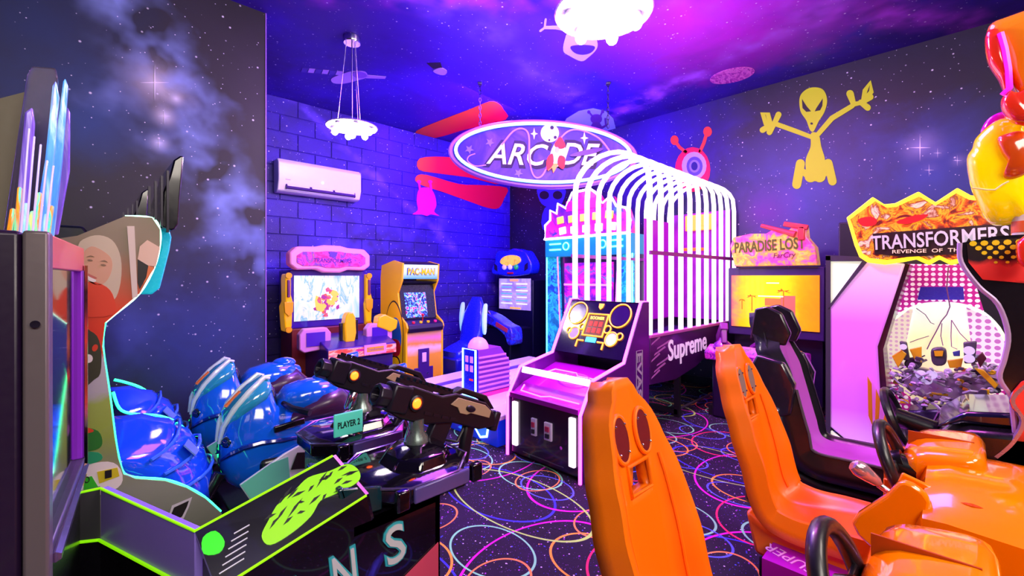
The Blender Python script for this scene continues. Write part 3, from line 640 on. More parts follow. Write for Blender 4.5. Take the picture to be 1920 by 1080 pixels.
pl = obj('name_plate', MB().box((.24, -.715, .575), (.27, .014, .11)), mat('plate_pink', '#e8a0e0', .4), rs)
text('letters', 'Transformers', mat('plate_letters', '#8c2c98', .4), pl, frame((.24, -.7235, .575), (1, 0, 0), (0, 0, 1)), .2, .034, .001)
obj('plate_inlay', MB().box((.24, -.7225, .575), (.21, .002, .055)), YEL, pl)
for s, xx in ((-1, -.34), (1, .42)):
    m_ = obj('side_screen', MB().prism([(xx - .17, .62), (xx - .17, .78), (xx - .12, .84), (xx + .12, .84), (xx + .17, .78), (xx + .17, .64), (xx + .12, .6), (xx - .12, .58)], 'y', -.48, -.38), mat('bezel_pink', '#d890c8', .35), rs, bevel=.012)
    obj('screen_glass', MB().box((xx, -.483, .72), (.2, .01, .15)), mat('small_screen', '#3c1490', .2, emit='#4a18b0', es=.4), m_)
def toy_gun(par, x, y, z, m, s=1, rot=0):
    mb = MB().prism([(-.06, 0), (-.07, .2), (-.05, .3), (-.02, .34), (.03, .34), (.06, .28), (.07, .1), (.05, 0)], 'y', -.06, .06)
    mb.xf(Matrix.Translation((x, y, z)) @ Matrix.Rotation(rot, 4, 'Y') @ Matrix.Scale(s, 4))
    g = obj('mounted_gun', mb, m, par, bevel=.014)
    b2 = MB().box((.09, 0, .13), (.03, .05, .24)).box((-.09, 0, .1), (.03, .05, .24)).xf(Matrix.Translation((x, y, z)) @ Matrix.Rotation(rot, 4, 'Y') @ Matrix.Scale(s, 4))
    obj('gun_frame', b2, BLK, g, bevel=.006); return g
toy_gun(rs, .02, -.5, .66, mat('gun_yellow', '#ffc000', .3, coat=.4, emit='#ffb000', es=.25))  # gun is no lamp; same added glow keeps it yellow
gg = obj('tilted_gun', MB().prism([(.38, .8), (.4, .92), (.48, .95), (.58, .9), (.66, .86), (.64, .76), (.56, .72), (.48, .76)], 'y', -.5, -.36), mat('gun_yellow', '#f0b010', .3), rs, bevel=.015)
obj('gun_grip', MB().cyl((.54, -.43, .74), (.5, -.43, .62), .025), BLK, gg)
obj('base', MB().box((.02, -.1, .12), (1.0, .9, .24)).box((0, .15, .5), (.9, .4, .6)), mat('base_red', '#6c1c18', .4), rs, bevel=.01)

# ------------------------------------------------------------------ yellow upright cabinet
pX0, pX1, pY0, pY1 = 2.9, 3.44, 4.87, 5.52
pw = pX1 - pX0
pc = thing('upright_cabinet', 'yellow upright arcade cabinet with maze game screen and blank coin door', 'arcade machine', ((pX0 + pX1) / 2, pY0, 0))
prof = [(0, 0), (0, .7), (-.03, .76), (.0, .82), (.14, .9), (.2, 1.2), (.1, 1.36), (.08, 1.58), (.3, 1.62), (.62, 1.56), (.65, 1.4), (.65, 0)]
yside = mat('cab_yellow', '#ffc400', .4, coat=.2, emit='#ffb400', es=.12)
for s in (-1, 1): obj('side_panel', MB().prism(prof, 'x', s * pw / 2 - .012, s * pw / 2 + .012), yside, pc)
# printed panels on the visible left side
sd = -pw / 2 - .0135
def side_art(nm, pts, m, k=0): obj(nm, MB().prism(pts, 'x', sd - .002 - .0015 * k, sd + .001), m, pc)
ink2 = mat('art_ink', '#181020', .5)
side_art('side_print', smo([(.1, .2), (.06, .5), (.06, .8), (.16, 1.02), (.3, 1.1), (.44, 1.0), (.5, .78), (.46, .5), (.5, .2), (.3, .1)], 4), ink2)
side_art('side_print', smo([(.11, .22), (.075, .5), (.075, .8), (.17, 1.0), (.3, 1.08), (.43, .98), (.485, .78), (.445, .5), (.485, .22), (.3, .12)], 4), yside, 1)
side_art('side_print', smo([(.12, .52), (.1, .66), (.16, .84), (.27, .88), (.36, .78), (.36, .6), (.3, .5), (.2, .56)], 4), mat('art_blue', '#1c74e0', .4), 2)
side_art('side_print', smo([(.14, .42), (.12, .54), (.2, .6), (.34, .58), (.36, .44), (.26, .38)], 4), mat('art_red', '#e01828', .4), 3)
side_art('side_print', smo([(.16, .2), (.12, .3), (.18, .38), (.32, .38), (.38, .28), (.3, .18)], 4), ink2, 2)
side_art('side_print', smo([(.18, .22), (.15, .3), (.2, .36), (.31, .36), (.355, .28), (.29, .2)], 4), yside, 3)
obj('front_panel', MB().box((0, .02, .35), (pw - .025, .03, .69)), gradz('cab_front', [(0, '#f0a810'), (.55, '#f4b030'), (.68, '#f8d8c8'), (.76, '#f0a020'), (.86, '#f090b8'), (1, '#f0b830')], 0, .72, nz=.12, nscale=5), pc)
dr = obj('coin_door', MB().box((-.02, .0, .24), (.16, .02, .48)).box((-.02, 0, .12), (.28, .018, .24)), mat('coin_door_violet', '#3c1470', .4), pc, bevel=.004)
obj('coin_slot', MB().box((-.02, -.014, .37), (.06, .012, .12)), mat('slot_pale', '#d8b8f0', .4, emit='#c070ff', es=.4), dr, bevel=.004)
obj('coin_lock', MB().cyl((.03, -.01, .16), (.03, -.02, .16), .012), CHR, dr)
cpz = obj('control_panel', MB().prism([(-.03, .7), (-.05, .75), (-.03, .8), (.14, .86), (.14, .7)], 'x', -pw / 2 + .012, pw / 2 - .012), mat('panel_dark', '#180a30', .35), pc, bevel=.006)
for a, c_ in ((-.16, '#e02040'), (-.05, '#f0c020'), (.06, '#f0c020'), (.17, '#e02080')):
    obj('button', MB().cyl((a, .02, .8), (a, .015, .835), .02), mat('btn' + c_, c_, .3, emit=c_, es=.3), cpz)
obj('joystick', MB().cyl((-.0, .06, .82), (0, .05, .9), .007).ell((0, .05, .91), (.02, .02, .02), 10, 8), RED, cpz, smooth=True)
obj('screen_bezel', MB().prism([(.12, .86), (.2, 1.3), (.24, 1.3), (.2, .86)], 'x', -pw / 2 + .012, pw / 2 - .012), mat('bezel_ink', '#120a2c', .25), pc)
obj('screen', MB().prism([(.117, .88), (.176, 1.2), (.19, 1.2), (.13, .88)], 'x', -.2, .12), printed('maze_screen', [(0, '#10104c'), (.4, '#2040c0'), (.5, '#60d0f8'), (.6, '#c02878'), (.75, '#181858'), (1, '#f06040')], 16, .2, es=1, mode='CONSTANT'), pc)
obj('hood', MB().prism([(.1, 1.34), (.22, 1.3), (.4, 1.3), (.4, 1.36)], 'x', -pw / 2 + .012, pw / 2 - .012), BLKM, pc)
mqo = obj('marquee', MB().prism([(.1, 1.38), (.08, 1.56), (.1, 1.57), (.13, 1.38)], 'x', -pw / 2 + .013, pw / 2 - .013), gradz('marquee_pale', [(0, '#3c98d8'), (.4, '#a8d8ec'), (1, '#c0e8f4')], 1.38, 1.57, es=.55), pc)
text('letter_outline', 'PAC-MAN', mat('letters_navy', '#1c3cb0', .4), mqo, frame((0, .0865, 1.475), (1, 0, 0), (0, -.1, 1)), pw * .78, .095, .002, 0, .05)
text('letters', 'PAC-MAN', mat('letters_gold', '#ffd800', .4, emit='#ffd000', es=.3), mqo, frame((0, .082, 1.475), (1, 0, 0), (0, -.1, 1)), pw * .74, .08, .004, 0, .02)
obj('top', MB().prism([(.08, 1.575), (.3, 1.612), (.62, 1.55), (.62, 1.53), (.3, 1.59), (.09, 1.56)], 'x', -pw / 2 + .012, pw / 2 - .012), BLKM, pc)
obj('back_panel', MB().box((0, .63, .7), (pw - .03, .03, 1.38)), BLKM, pc)

# ------------------------------------------------------------------ blue driving game in the far corner (faces -X; local +x = world -Y)
def face_mx(name, label, cat, x, y, **k): return thing(name, label, cat, (x, y, 0), -PI / 2, **k)
BLU = mat('racer_blue', '#1c2cf0', .25, coat=.5); BLU2 = mat('racer_blue_deep', '#1010a0', .3, coat=.4)
rg_ = face_mx('driving_cabinet', 'blue driving arcade machine with score list screen in the far corner', 'arcade machine', 5.2, 5.27)
obj('cabinet', MB().box((0, .25, .68), (.84, .5, 1.36)), mat('racer_body', '#0c0828', .35), rg_, bevel=.015)
sc2 = obj('screen', MB().box((0, -.008, 1.12), (.74, .02, .52)), printed('score_screen', [(0, '#7070b0'), (.4, '#a890d0'), (.6, '#c8b8e8'), (1, '#8c80c0')], 2, .25, es=.55), rg_)
for r in range(7):
    for c in range(2):
        obj('score_row', MB().box((-.18 + .36 * c, -.02, 1.29 - .055 * r), (.27 - .02 * ((r + c) % 3), .003, .022)), mat('score_ink%d' % (r % 2), ('#e8f4ff', '#6cb8ff')[r % 2], .4, emit=('#d8ecff', '#50a8ff')[r % 2], es=.8), sc2)
obj('screen_title', MB().box((0, -.02, 1.35), (.2, .003, .035)), mat('title_peach', '#ffb890', .4, emit='#ff9a60', es=.8), sc2)
obj('screen_prompt', MB().box((.03, -.02, .885), (.26, .003, .025)), mat('prompt_yellow', '#ffd040', .4, emit='#ffb020', es=.8), sc2)
mqr = [(-.46, 1.46), (-.48, 1.56), (-.4, 1.66), (-.38, 1.8), (-.28, 1.86), (-.1, 1.84), (.05, 1.88), (.2, 1.85), (.32, 1.82), (.42, 1.7), (.47, 1.6), (.44, 1.47), (.3, 1.44), (.1, 1.42), (-.1, 1.42), (-.3, 1.44)]
m_ = obj('marquee', MB().prism(smo(mqr, 3), 'y', -.1, .12), BLU, rg_, bevel=.025)
obj('marquee_badge', MB().prism(smo([(-.24, 1.66), (-.16, 1.74), (.02, 1.77), (.2, 1.74), (.24, 1.66), (.1, 1.6), (-.12, 1.6)], 3), 'y', -.12, -.1), printed('badge_gold', [(0, '#f08018'), (.5, '#ffd040'), (1, '#f0a020')], 12, .3, es=.7), m_)
for a, c_ in ((-.14, '#f0d8e8'), (.0, '#f0e8f8'), (.14, '#30c060')): obj('marquee_figure', MB().ell((a, -.11, 1.57), (.05, .03, .045), 12, 8), mat('fig' + c_, c_, .4, emit=c_, es=.3), m_, smooth=True)
for s in (-1, 1): obj('marquee_vent', MB().prism([(s * .32, 1.5), (s * .4, 1.54), (s * .4, 1.64), (s * .33, 1.6)], 'y', -.108, -.1), PUR, m_)
obj('marquee_lip', MB().box((0, -.108, 1.47), (.14, .02, .03)), RED, m_, bevel=.006)
dsh = smo([(-.64, .72), (-.52, .82), (-.25, .86), (.08, .8), (.36, .68), (.52, .62), (.54, .4), (.44, .38), (.38, .5), (.2, .6), (-.1, .67), (-.4, .66), (-.6, .62)], 3)
obj('dashboard', MB().prism(dsh, 'y', -.6, -.36), printed('dash_print', [(0, '#1420c8'), (.35, '#2c40ff'), (.55, '#40208c'), (.7, '#3c60ff'), (1, '#181878')], 7, .25, coat=.5), rg_, bevel=.03)
obj('dash_stripe', MB().prism([(.18, .64), (.44, .56), (.46, .62), (.2, .71)], 'y', -.606, -.598), mat('stripe_red', '#d83c50', .35), rg_, bevel=.003)
obj('pedestal', MB().box((0, -.25, .3), (.8, .5, .6)), mat('racer_body', '#0c0828', .35), rg_, bevel=.02)
obj('steering_wheel', MB().tube([Vector((-.12 + .15 * math.cos(a), -.55 - .03 * math.sin(a), .74 + .15 * math.sin(a))) for a in [2 * PI * k / 20 for k in range(20)]], .018, 8, True).cyl((-.27, -.55, .74), (.03, -.55, .74), .012), BLK, rg_, smooth=True)
# its seat
bs = thing('bucket_chair', 'blue bucket chair of the corner driving game seen from the side', 'chair', tuple(W(870, 640, y=5.15).xy) + (0,), -PI / 2)
rr = []
for z, yb, yf, hw in ((.24, .16, -.28, .2), (.34, .18, -.3, .21), (.38, .2, -.2, .22), (.45, .2, .05, .22), (.65, .23, .09, .23), (.85, .26, .13, .21), (1.0, .28, .18, .15), (1.1, .28, .21, .09)):
    rr.append([Vector((hw * c, (yb + yf) / 2 + (yb - yf) / 2 * s_, z)) for c, s_ in [(math.copysign(abs(math.cos(a)) ** .6, math.cos(a)), math.copysign(abs(math.sin(a)) ** .6, math.sin(a))) for a in [2 * PI * k / 20 for k in range(20)]]])
obj('shell', MB().loft(rr), BLU, bs, smooth=60)
obj('side_light', MB().prism(smo([(.15, .58), (.13, .78), (.16, .98), (.21, 1.0), (.2, .8), (.19, .6)], 3), 'x', -.285, -.25), mat('seat_lamp', '#d0f0ff', .3, emit='#60b8f0', es=.7), bs)
obj('side_light', MB().prism(smo([(.15, .58), (.13, .78), (.16, .98), (.21, 1.0), (.2, .8), (.19, .6)], 3), 'x', .25, .285), mat('seat_lamp', '#d0f0ff', .3, emit='#60b8f0', es=.7), bs)
obj('plinth', MB().box((0, .0, .13), (.46, .62, .26)), BLU2, bs, bevel=.03)
obj('speaker_ring', MB().tube([Vector((.236, .02 + .09 * math.cos(a), .14 + .09 * math.sin(a))) for a in [2 * PI * k / 18 for k in range(18)]], .012, 6, True), LEDC, bs, smooth=True)

# ------------------------------------------------------------------ led-edged crane cabinet behind the arches (faces -X)
lx = 4.9; yc = (4.24 + 2.85) / 2; hw = (4.24 - 2.85) / 2
lc = face_mx('outlined_cabinet', 'wide cabinet with cyan and pink glowing outlines behind the white arches', 'arcade machine', lx, yc)
obj('body', MB().box((0, .4, .85), (hw * 2, .78, 1.7)), mat('outl_body', '#160a48', .3, coat=.3), lc, bevel=.01)
for s in (-1, 1):
    obj('front_column', MB().prism([(s * hw, 0.02), (s * (hw - .28), .02), (s * (hw - .2), 1.7), (s * hw, 1.7)], 'y', -.06, 0), printed('column_print', [(0, '#08487c'), (.4, '#10a0b8'), (.55, '#30e0d0'), (.7, '#1858b0'), (1, '#0c2c70')], 7, .3, es=.3), lc)
    obj('column_led', MB().tube([(s * hw, -.06, .02), (s * hw, -.06, 1.7)], .012, 6), LEDC, lc)
    obj('column_led', MB().tube([(s * (hw - .28), -.06, .02), (s * (hw - .2), -.06, 1.7)], .008, 6), PNK, lc)
obj('inner_screen', MB().box((0, -.01, 1.05), (hw * 2 - .6, .03, 1.1)), printed('inner_print', [(0, '#201060'), (.4, '#7014a0'), (.55, '#d0209c'), (.7, '#1c60c0'), (1, '#f08030')], 4, .3, es=.6), lc)
for zz in (.5, .9, 1.3): obj('inner_shelf_light', MB().box((0, -.04, zz), (hw * 2 - .62, .02, .025)), PNK, lc)
obj('header', MB().box((0, .25, 1.82), (hw * 2, .7, .26)), mat('header_teal', '#107c9c', .3, emit='#108cb0', es=.5), lc, bevel=.01)
for s in (-1, 1):
    for k in range(2): obj('header_bar', MB().box((s * (hw - .2), -.112, 1.79 + .08 * k), (.2, .02, .022)), LEDC, lc)
    obj('header_ring', MB().tube([Vector((s * .3 + .05 * math.cos(a), -.115, 1.83 + .05 * math.sin(a))) for a in [2 * PI * k / 14 for k in range(14)]], .01, 6, True), LEDC, lc)
obj('header_led', MB().tube([(-hw, -.12, 1.95), (hw, -.12, 1.95)], .014, 6), LEDW, lc)
topo = [(-hw, 1.95), (-hw, 2.15), (-hw + .1, 2.22), (-hw + .1, 2.36), (-hw + .22, 2.3), (-hw + .24, 2.44), (-hw + .38, 2.36), (-hw + .45, 2.48), (-.2, 2.56), (.1, 2.57), (hw - .5, 2.5), (hw - .4, 2.36), (hw - .28, 2.44), (hw - .2, 2.3), (hw - .06, 2.26), (hw, 2.1), (hw, 1.95)]
tp = obj('marquee', MB().prism(topo, 'y', -.1, .02), printed('outl_marquee', [(0, '#280c80'), (.38, '#7018b8'), (.5, '#d81c98'), (.62, '#f0306c'), (.75, '#3030d0'), (1, '#20a8d8')], 1.6, .3, es=.4), lc)
obj('marquee_led', MB().tube([(a, -.1, b) for a, b in topo], .016, 6, True), LEDW, tp)
for r, (c_, y_) in enumerate((('#ffb030', 2.2), ('#ffe8f0', 2.05))):
    for k in range(5): obj('marquee_glyph', MB().box((-.4 + .2 * k + .04 * r, -.112, y_), (.12, .016, .1), (0, .2 * (k - 2) * .3, 0)), mat('glyph%d' % r, c_, .4, emit=c_, es=1.4), tp, bevel=.01)
obj('marquee_panel', MB().box((.0, -.106, 2.38), (.6, .012, .14)), mat('panel_hot', '#f02470', .4, emit='#f01c68', es=.8), tp, bevel=.01)

# ------------------------------------------------------------------ basketball machine with white lit arches (axis along X)
BX0, BX1, BYN, BYF = 3.58, 5.72, 1.95, 2.78
bk = face_mx('basketball_machine', 'long ball throwing machine under a tunnel of white lit arches', 'arcade machine', BX0, (BYN + BYF) / 2)
bw = (BYF - BYN) / 2; bl = BX1 - BX0
ARW = mat('arch_white', '#ffffff', .4, emit='#fff0f8', es=1.15)
ARCM = mat('arch_back', '#a024a8', .35)
NA = 11
def arch_mesh():
    mb = MB(); w, d, y = .034, .028, 0
    c = []
    c.append((-bw, .88)); c.append((-bw, 2.2))
    for k in range(1, 12):
        a = PI - PI * k / 12; c.append((bw * math.cos(a) * 1.0, 2.26 + .33 * math.sin(a)))
    c.append((bw, 2.2)); c.append((bw, .88))
    n = len(c); rings = []
    for i in range(n):
        p = Vector(c[i]); t = (Vector(c[min(i + 1, n - 1)]) - Vector(c[max(i - 1, 0)])).normalized(); nn = Vector((-t.y, t.x))
        q0, q1 = p - nn * w * .5, p + nn * w * .5
        rings.append([Vector((q0.x, -d, q0.y)), Vector((q1.x, -d, q1.y)), Vector((q1.x, d, q1.y)), Vector((q0.x, d, q0.y))])
    return mb.loft(rings)
a0 = obj('arch', arch_mesh(), ARW, bk, bevel=.008)
a0.location.y = .03
for k in range(1, NA):
    a = a0.copy(); COL.objects.link(a); a.parent = bk; a.location = (0, .03 + (bl - .08) * k / (NA - 1), 0)
obj('side_rail', MB().box((bw + .02, bl / 2, 1.62), (.02, bl, .035)), mat('rail_plum', '#8c2c90', .4), bk)
obj('side_rail', MB().box((-bw - .02, bl / 2, 1.62), (.02, bl, .035)), mat('rail_plum', '#8c2c90', .4), bk)
obj('back_board', MB().box((0, bl - .03, 1.55), (bw * 2 - .1, .03, 1.36)), printed('hoop_back', [(0, '#5c0a84'), (.5, '#9010a8'), (1, '#b020c0')], 2, .5, coat=0, es=.45), bk)
obj('far_screen', MB().box((-bw + .04, bl - .4, 1.5), (.012, .76, 1.25)), mat('acrylic_magenta', '#9c10b0', .35, emit='#a010b8', es=.4), bk)
hp = obj('hoop', MB().tube([Vector((.0 + .16 * math.cos(a), bl - .24 + .16 * math.sin(a), 1.75)) for a in [2 * PI * k / 24 for k in range(24)]], .012, 8, True), mat('hoop_orange', '#ff7a20', .35, emit='#ff8020', es=.5), bk, smooth=True)
obj('score_board', MB().box((.0, bl - .08, 2.1), (.34, .05, .2)), mat('score_amber', '#ffb040', .4, emit='#ff9020', es=1.2), bk, bevel=.01)
supm = mat('panel_aubergine', '#3c0c50', .35, coat=.3)
def side_prof(): return [(0, .86), (0, .45), (.5, .42), (.95, .48), (1.4, .6), (bl, .64), (bl, .86)]
for s in (-1, 1):
    p = obj('side_panel', MB().prism(side_prof(), 'x', s * bw - .02, s * bw + .02), supm, bk, bevel=.004)
    if s > 0:
        text('lettering', 'Supreme', mat('letters_pale', '#efdcf6', .4, emit='#e8c8f8', es=.35), p, frame((bw + .0215, .78, .69), (0, 1, .02), (0, 0, 1)), .88, .26, .002, 0, .02)
        for k in range(7):
            ya, za = .02 + .05 * (k % 3), .5 + .05 * k; L_ = .16 + .06 * (k % 3)
            obj('paint_streak', MB().slab([Vector((bw + .021, ya, za)), Vector((bw + .021, ya + L_, za + .05)), Vector((bw + .021, ya + L_ * .9, za + .066)), Vector((bw + .021, ya + .01, za + .014))], (.002, 0, 0)), mat('streak_pink', '#b46cb8', .4), p)
    obj('top_rail', MB().box((s * bw, bl / 2, .875), (.06, bl, .03)), mat('rail_rose', '#c058b0', .35), bk, bevel=.006)
obj('ramp', MB().prism([(0.02, .62), (.05, .6), (bl - .05, .74), (bl - .05, .76)], 'x', -bw + .02, bw - .02), mat('ramp_violet', '#3c0c70', .5), bk)
obj('front_board', MB().box((0, .01, .66), (bw * 2, .02, .42)), supm, bk)
for s in (-1, 1):
    for yy in (.7, bl - .12): obj('leg', MB().box((s * (bw - .06), yy, .26), (.05, .05, .52)), BLKM, bk)
obj('stretcher', MB().box((0, .7, .05), (bw * 2 - .1, .05, .05)), BLKM, bk)
obj('cross_tube', MB().cyl((bw - .06, .7, .07), (bw - .06, bl - .12, .07), .012), GRY, bk)

# ------------------------------------------------------------------ centre cabinet with pink glowing edges (faces -X)
CX0, CX1, CY0, CY1 = 2.41, 3.31, 1.81, 2.52
cm = face_mx('drum_cabinet', 'low cabinet with pink glowing edges and slanted panel of amber ringed dials', 'arcade machine', CX0, (CY0 + CY1) / 2)
hw = (CY1 - CY0) / 2
prof = [(0, 0), (0, .46), (.14, .67), (.42, .72), (.54, .74), (.56, .78), (.80, 1.2), (.9, 1.2), (.9, 0)]
body = mat('centre_body', '#150626', .3, coat=.4)
for s in (-1, 1):
    p = obj('side_panel', MB().prism(prof, 'x', s * hw - .018, s * hw + .018), mat('centre_side', '#5a0a80', .3, coat=.4), cm, bevel=.004)
    obj('edge_light', MB().tube([(s * hw, a - .004 if b < .7 else a, b + (.004 if b > .6 else 0)) for a, b in prof[:-1]] + [(s * hw, .9, .02)], .013, 6), PNK, p)
text('lettering', 'EVAS', mat('letters_grey', '#b8a8c8', .4), bpy.data.objects['side_panel'] if 0 else p, frame((hw + .0205, .74, .62), (0, 0, -1), (0, 1, 0)), .36, .07, .002, 0, .02)
obj('letter_box', MB().tube([(hw + .02, .695, .82), (hw + .02, .785, .82), (hw + .02, .785, .4), (hw + .02, .695, .4)], .004, 4, True), mat('letters_grey', '#b8a8c8', .4), p)
fb = obj('front_panel', MB().box((0, .03, .25), (hw * 2 - .04, .03, .44)), body, cm)
for s in (-1, 1): obj('front_light', MB().box((s * (hw - .075), .008, .26), (.05, .03, .34)), mat('tube_white_pink', '#ffffff', .4, emit='#ffe4fa', es=1.6), cm, bevel=.006)
for a, b_, c_ in ((-.08, .05, '#c8b8e0'), (.06, .07, '#d8c8e8')):
    cp = obj('coin_plate', MB().box((a, .008, .28), (b_, .02, .13)), mat('plate' + c_, c_, .35), fb, bevel=.004)
    obj('coin_slot', MB().box((a, -.006, .3), (b_ * .5, .012, .035)), mat('slot_red', '#b02c58', .4), cp); obj('coin_slot', MB().box((a, -.006, .25), (b_ * .5, .012, .03)), BLK, cp)
obj('door_lock', MB().cyl((.19, .01, .2), (.19, -.006, .2), .012), CHR, fb)
obj('door_seam', MB().box((0, .012, .06), (.4, .006, .006)), GRY, fb)
obj('front_lip', MB().prism([(.0, .46), (.0, .495), (.03, .5), (.03, .46)], 'x', -hw + .02, hw - .02), MAG, cm)
obj('lip_light', MB().box((0, .14, .655), (hw * 2 - .06, .03, .05), (-.3, 0, 0)), mat('tube_white_pink', '#ffffff', .4, emit='#ffe4fa', es=1.6), cm, bevel=.006)
pf = obj('playfield', MB().prism([(.03, .46), (.03, .49), (.15, .55), (.56, .66), (.58, .66), (.58, .46)], 'x', -hw + .02, hw - .02), mat('playfield_magenta', '#a80cb8', .22, coat=.6), cm)
obj('playfield_line', MB().tube([(-.29, .12, .54), (-.27, .06, .51), (-.05, .05, .504), (.02, .07, .515), (.29, .07, .515)], .006, 6), PNK, pf)
obj('playfield_line', MB().tube([(-.27, .3, .602), (-.22, .42, .632), (0, .42, .632), (.04, .38, .622), (.27, .38, .622), (.29, .28, .6)], .006, 6), PNK, pf)
obj('playfield_ring', MB().tube([(.05 + .13 * math.cos(a), .32 + .09 * math.sin(a), .61 + .0215 * math.sin(a)) for a in [2 * PI * k / 28 for k in range(28)]], .005, 6, True), mat('ring_violet', '#d060ff', .3, emit='#a030ff', es=.8), pf)
# slanted back panel with dials
Mp = frame((0, .555, .77), (1, 0, 0), (0, .24, .42))      # local u right, v up the slant
bp_ = obj('dial_panel', MB().box((0, .235, -.012), (hw * 2 - .036, .49, .024)).xf(Mp), mat('dial_glass', '#1a0838', .1, coat=.6), cm)
def dial(u, v, r, fill=None, m=LEDY, w=.0062):
    o = obj('dial_ring', MB().tube([Vector((u + r * math.cos(a), v + r * 1.1 * math.sin(a), .008)) for a in [2 * PI * k / 28 for k in range(28)]], w, 6, True).xf(Mp), m, bp_, smooth=True)
    if fill: obj('dial_face', MB().slab([Vector((u + r * .86 * math.cos(a), v + r * .95 * math.sin(a), .001)) for a in [2 * PI * k / 24 for k in range(24)]], (0, 0, .004)).xf(Mp), fill, bp_)
dg_ = mat('dial_dark', '#2c0c58', .15, coat=.6)
dial(-.22, .36, .095, dg_); dial(.21, .36, .095, dg_)
dial(-.19, .17, .05, mat('dial_lilac', '#8c7cf0', .3, emit='#7060f0', es=.5)); dial(-.13, .235, .024); dial(-.25, .19, .024)
dial(.19, .15, .055, mat('dial_white', '#d8d0f0', .3, emit='#c8c0f0', es=.6)); dial(.13, .23, .03); dial(.26, .18, .026)
obj('score_frame', MB().tube([(-.1, .36, .008), (.1, .36, .008), (.1, .16, .008), (-.1, .16, .008)], .009, 6, True).xf(Mp), LEDY, bp_)
scp = obj('score_panel', MB().box((0, .26, .002), (.18, .18, .006)).xf(Mp), mat('score_brown', '#4c1a10', .3, emit='#5c1c08', es=.4), bp_)
text('lettering', 'BOOMER', mat('letters_amber', '#ffd860', .4, emit='#ffc030', es=2), scp, frame(Mp @ Vector((0, .325, .006)), (1, 0, 0), (0, .24, .42)), .14, .028, .001, 0, .02)
for r in range(2):
    for k in range(3): obj('digit', MB().box((-.05 + .05 * k, .27 - .06 * r, .006), (.03, .042, .004)).xf(Mp), mat('digit_red', '#ff3020', .4, emit='#ff2010', es=1.5), scp)
obj('cyan_badge', MB().box((0, .125, .004), (.1, .045, .01)).xf(Mp), mat('badge_cyan', '#50d0f0', .4, emit='#30b8e8', es=1), bp_)
for s in (-1, 1): obj('bracket', MB().tube([(s * .13, .05, .008), (s * .13, .11, .008), (s * .07, .11, .008)], .008, 6).xf(Mp), LEDY, bp_)
obj('crest', MB().slab([Vector(v) for v in ((-.025, .46, .004), (.025, .46, .004), (.02, .425, .004), (0, .405, .004), (-.02, .425, .004))], (0, 0, .006)).xf(Mp), LEDY, bp_)
obj('rear_body', MB().box((0, .74, .3), (hw * 2 - .04, .3, .58)), body, cm)
obj('rear_panel', MB().box((0, .89, .6), (hw * 2 - .04, .02, 1.18)), body, cm)
obj('kick_plate', MB().box((0, .35, .02), (hw * 2 - .06, .6, .04)), BLKM, cm)

# ------------------------------------------------------------------ white lane game with blue score box
ln = face_mx('lane_game', 'low white topped rolling lane with blue end panel behind the centre cabinet', 'arcade machine', 2.42, 3.48)
LWD = mat('lane_white', '#e8e4f0', .3, coat=.4)
obj('lane_top', MB().prism([(-.005, .22), (-.005, .26), (2.0, .31), (2.0, .27)], 'x', -.72, .6), LWD, ln, bevel=.006)
obj('lane_apron', MB().prism([(-.005, .22), (-.005, .26), (1.1, .288), (1.1, .248)], 'x', .602, .83), LWD, ln, bevel=.006)
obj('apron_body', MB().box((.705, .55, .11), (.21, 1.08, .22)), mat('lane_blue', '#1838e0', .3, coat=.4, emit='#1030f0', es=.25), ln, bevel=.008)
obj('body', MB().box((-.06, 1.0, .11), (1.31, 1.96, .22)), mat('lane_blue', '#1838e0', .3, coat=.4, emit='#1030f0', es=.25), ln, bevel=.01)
obj('gutter', MB().box((-.35, 1.0, .29), (.05, 1.9, .03), (.0255, 0, 0)), mat('gutter_violet', '#5c3cc0', .4), ln)
hexm = obj('hex_light', MB().tube([(.62 + .085 * math.cos(a), .012, .12 + .085 * math.sin(a)) for a in [PI / 3 * k + .3 for k in range(6)]], .012, 6, True), LEDB, ln)
obj('hex_face', MB().slab([Vector((.62 + .075 * math.cos(a), .016, .12 + .075 * math.sin(a))) for a in [PI / 3 * k + .3 for k in range(6)]], (0, -.01, 0)), mat('hex_blue', '#5090ff', .2, emit='#3c80ff', es=.5), ln)
for k in range(4): obj('end_stripe', MB().box((.38, .012, .05 + .04 * k), (.16, .02, .012)), mat('stripe_sky', '#40a0ff', .3, emit='#2880ff', es=.6), ln)
sb = face_mx('score_box', 'slatted violet score box with blue digital display standing on the white lane', 'score display', 2.63, 3.27); sb.location.z = .273
obj('body', MB().prism([(.02, 0), (.02, .44), (.3, .45), (.42, .3), (.42, .02)], 'x', -.1, .1), mat('slat_violet', '#8c3cc8', .35), sb)
for k in range(8):
    z = .055 + .045 * k; L_ = .4 if z < .3 else .4 - (z - .3) * .75
    obj('slat', MB().box((.106, .02 + L_ / 2, z), (.014, L_, .02)), mat('slat_lit', '#c478f0', .35, emit='#a040f0', es=.3), sb, bevel=.004)
dsp = obj('display', MB().box((0, .005, .225), (.19, .03, .45)), mat('display_blue', '#1414c8', .25, emit='#1414e8', es=.5), sb, bevel=.006)
obj('display_frame', MB().tube([(-.095, -.012, .005), (.095, -.012, .005), (.095, -.012, .445), (-.095, -.012, .445)], .009, 6, True), LEDB, dsp)
for r in range(2):
    for c in range(2): obj('digit', MB().box((-.035 + .07 * c, -.012, .35 - .085 * r), (.04, .006, .06)), mat('digit_lilac', '#d890ff', .3, emit='#c060ff', es=1), dsp)
obj('red_line', MB().box((.03, -.012, .16), (.05, .006, .015)), mat('digit_red', '#ff3020', .4), dsp)
obj('base_stripe', MB().box((.107, .21, .015), (.016, .42, .03)), mat('stripe_hot', '#f0289c', .35, emit='#f0208c', es=.5), sb)
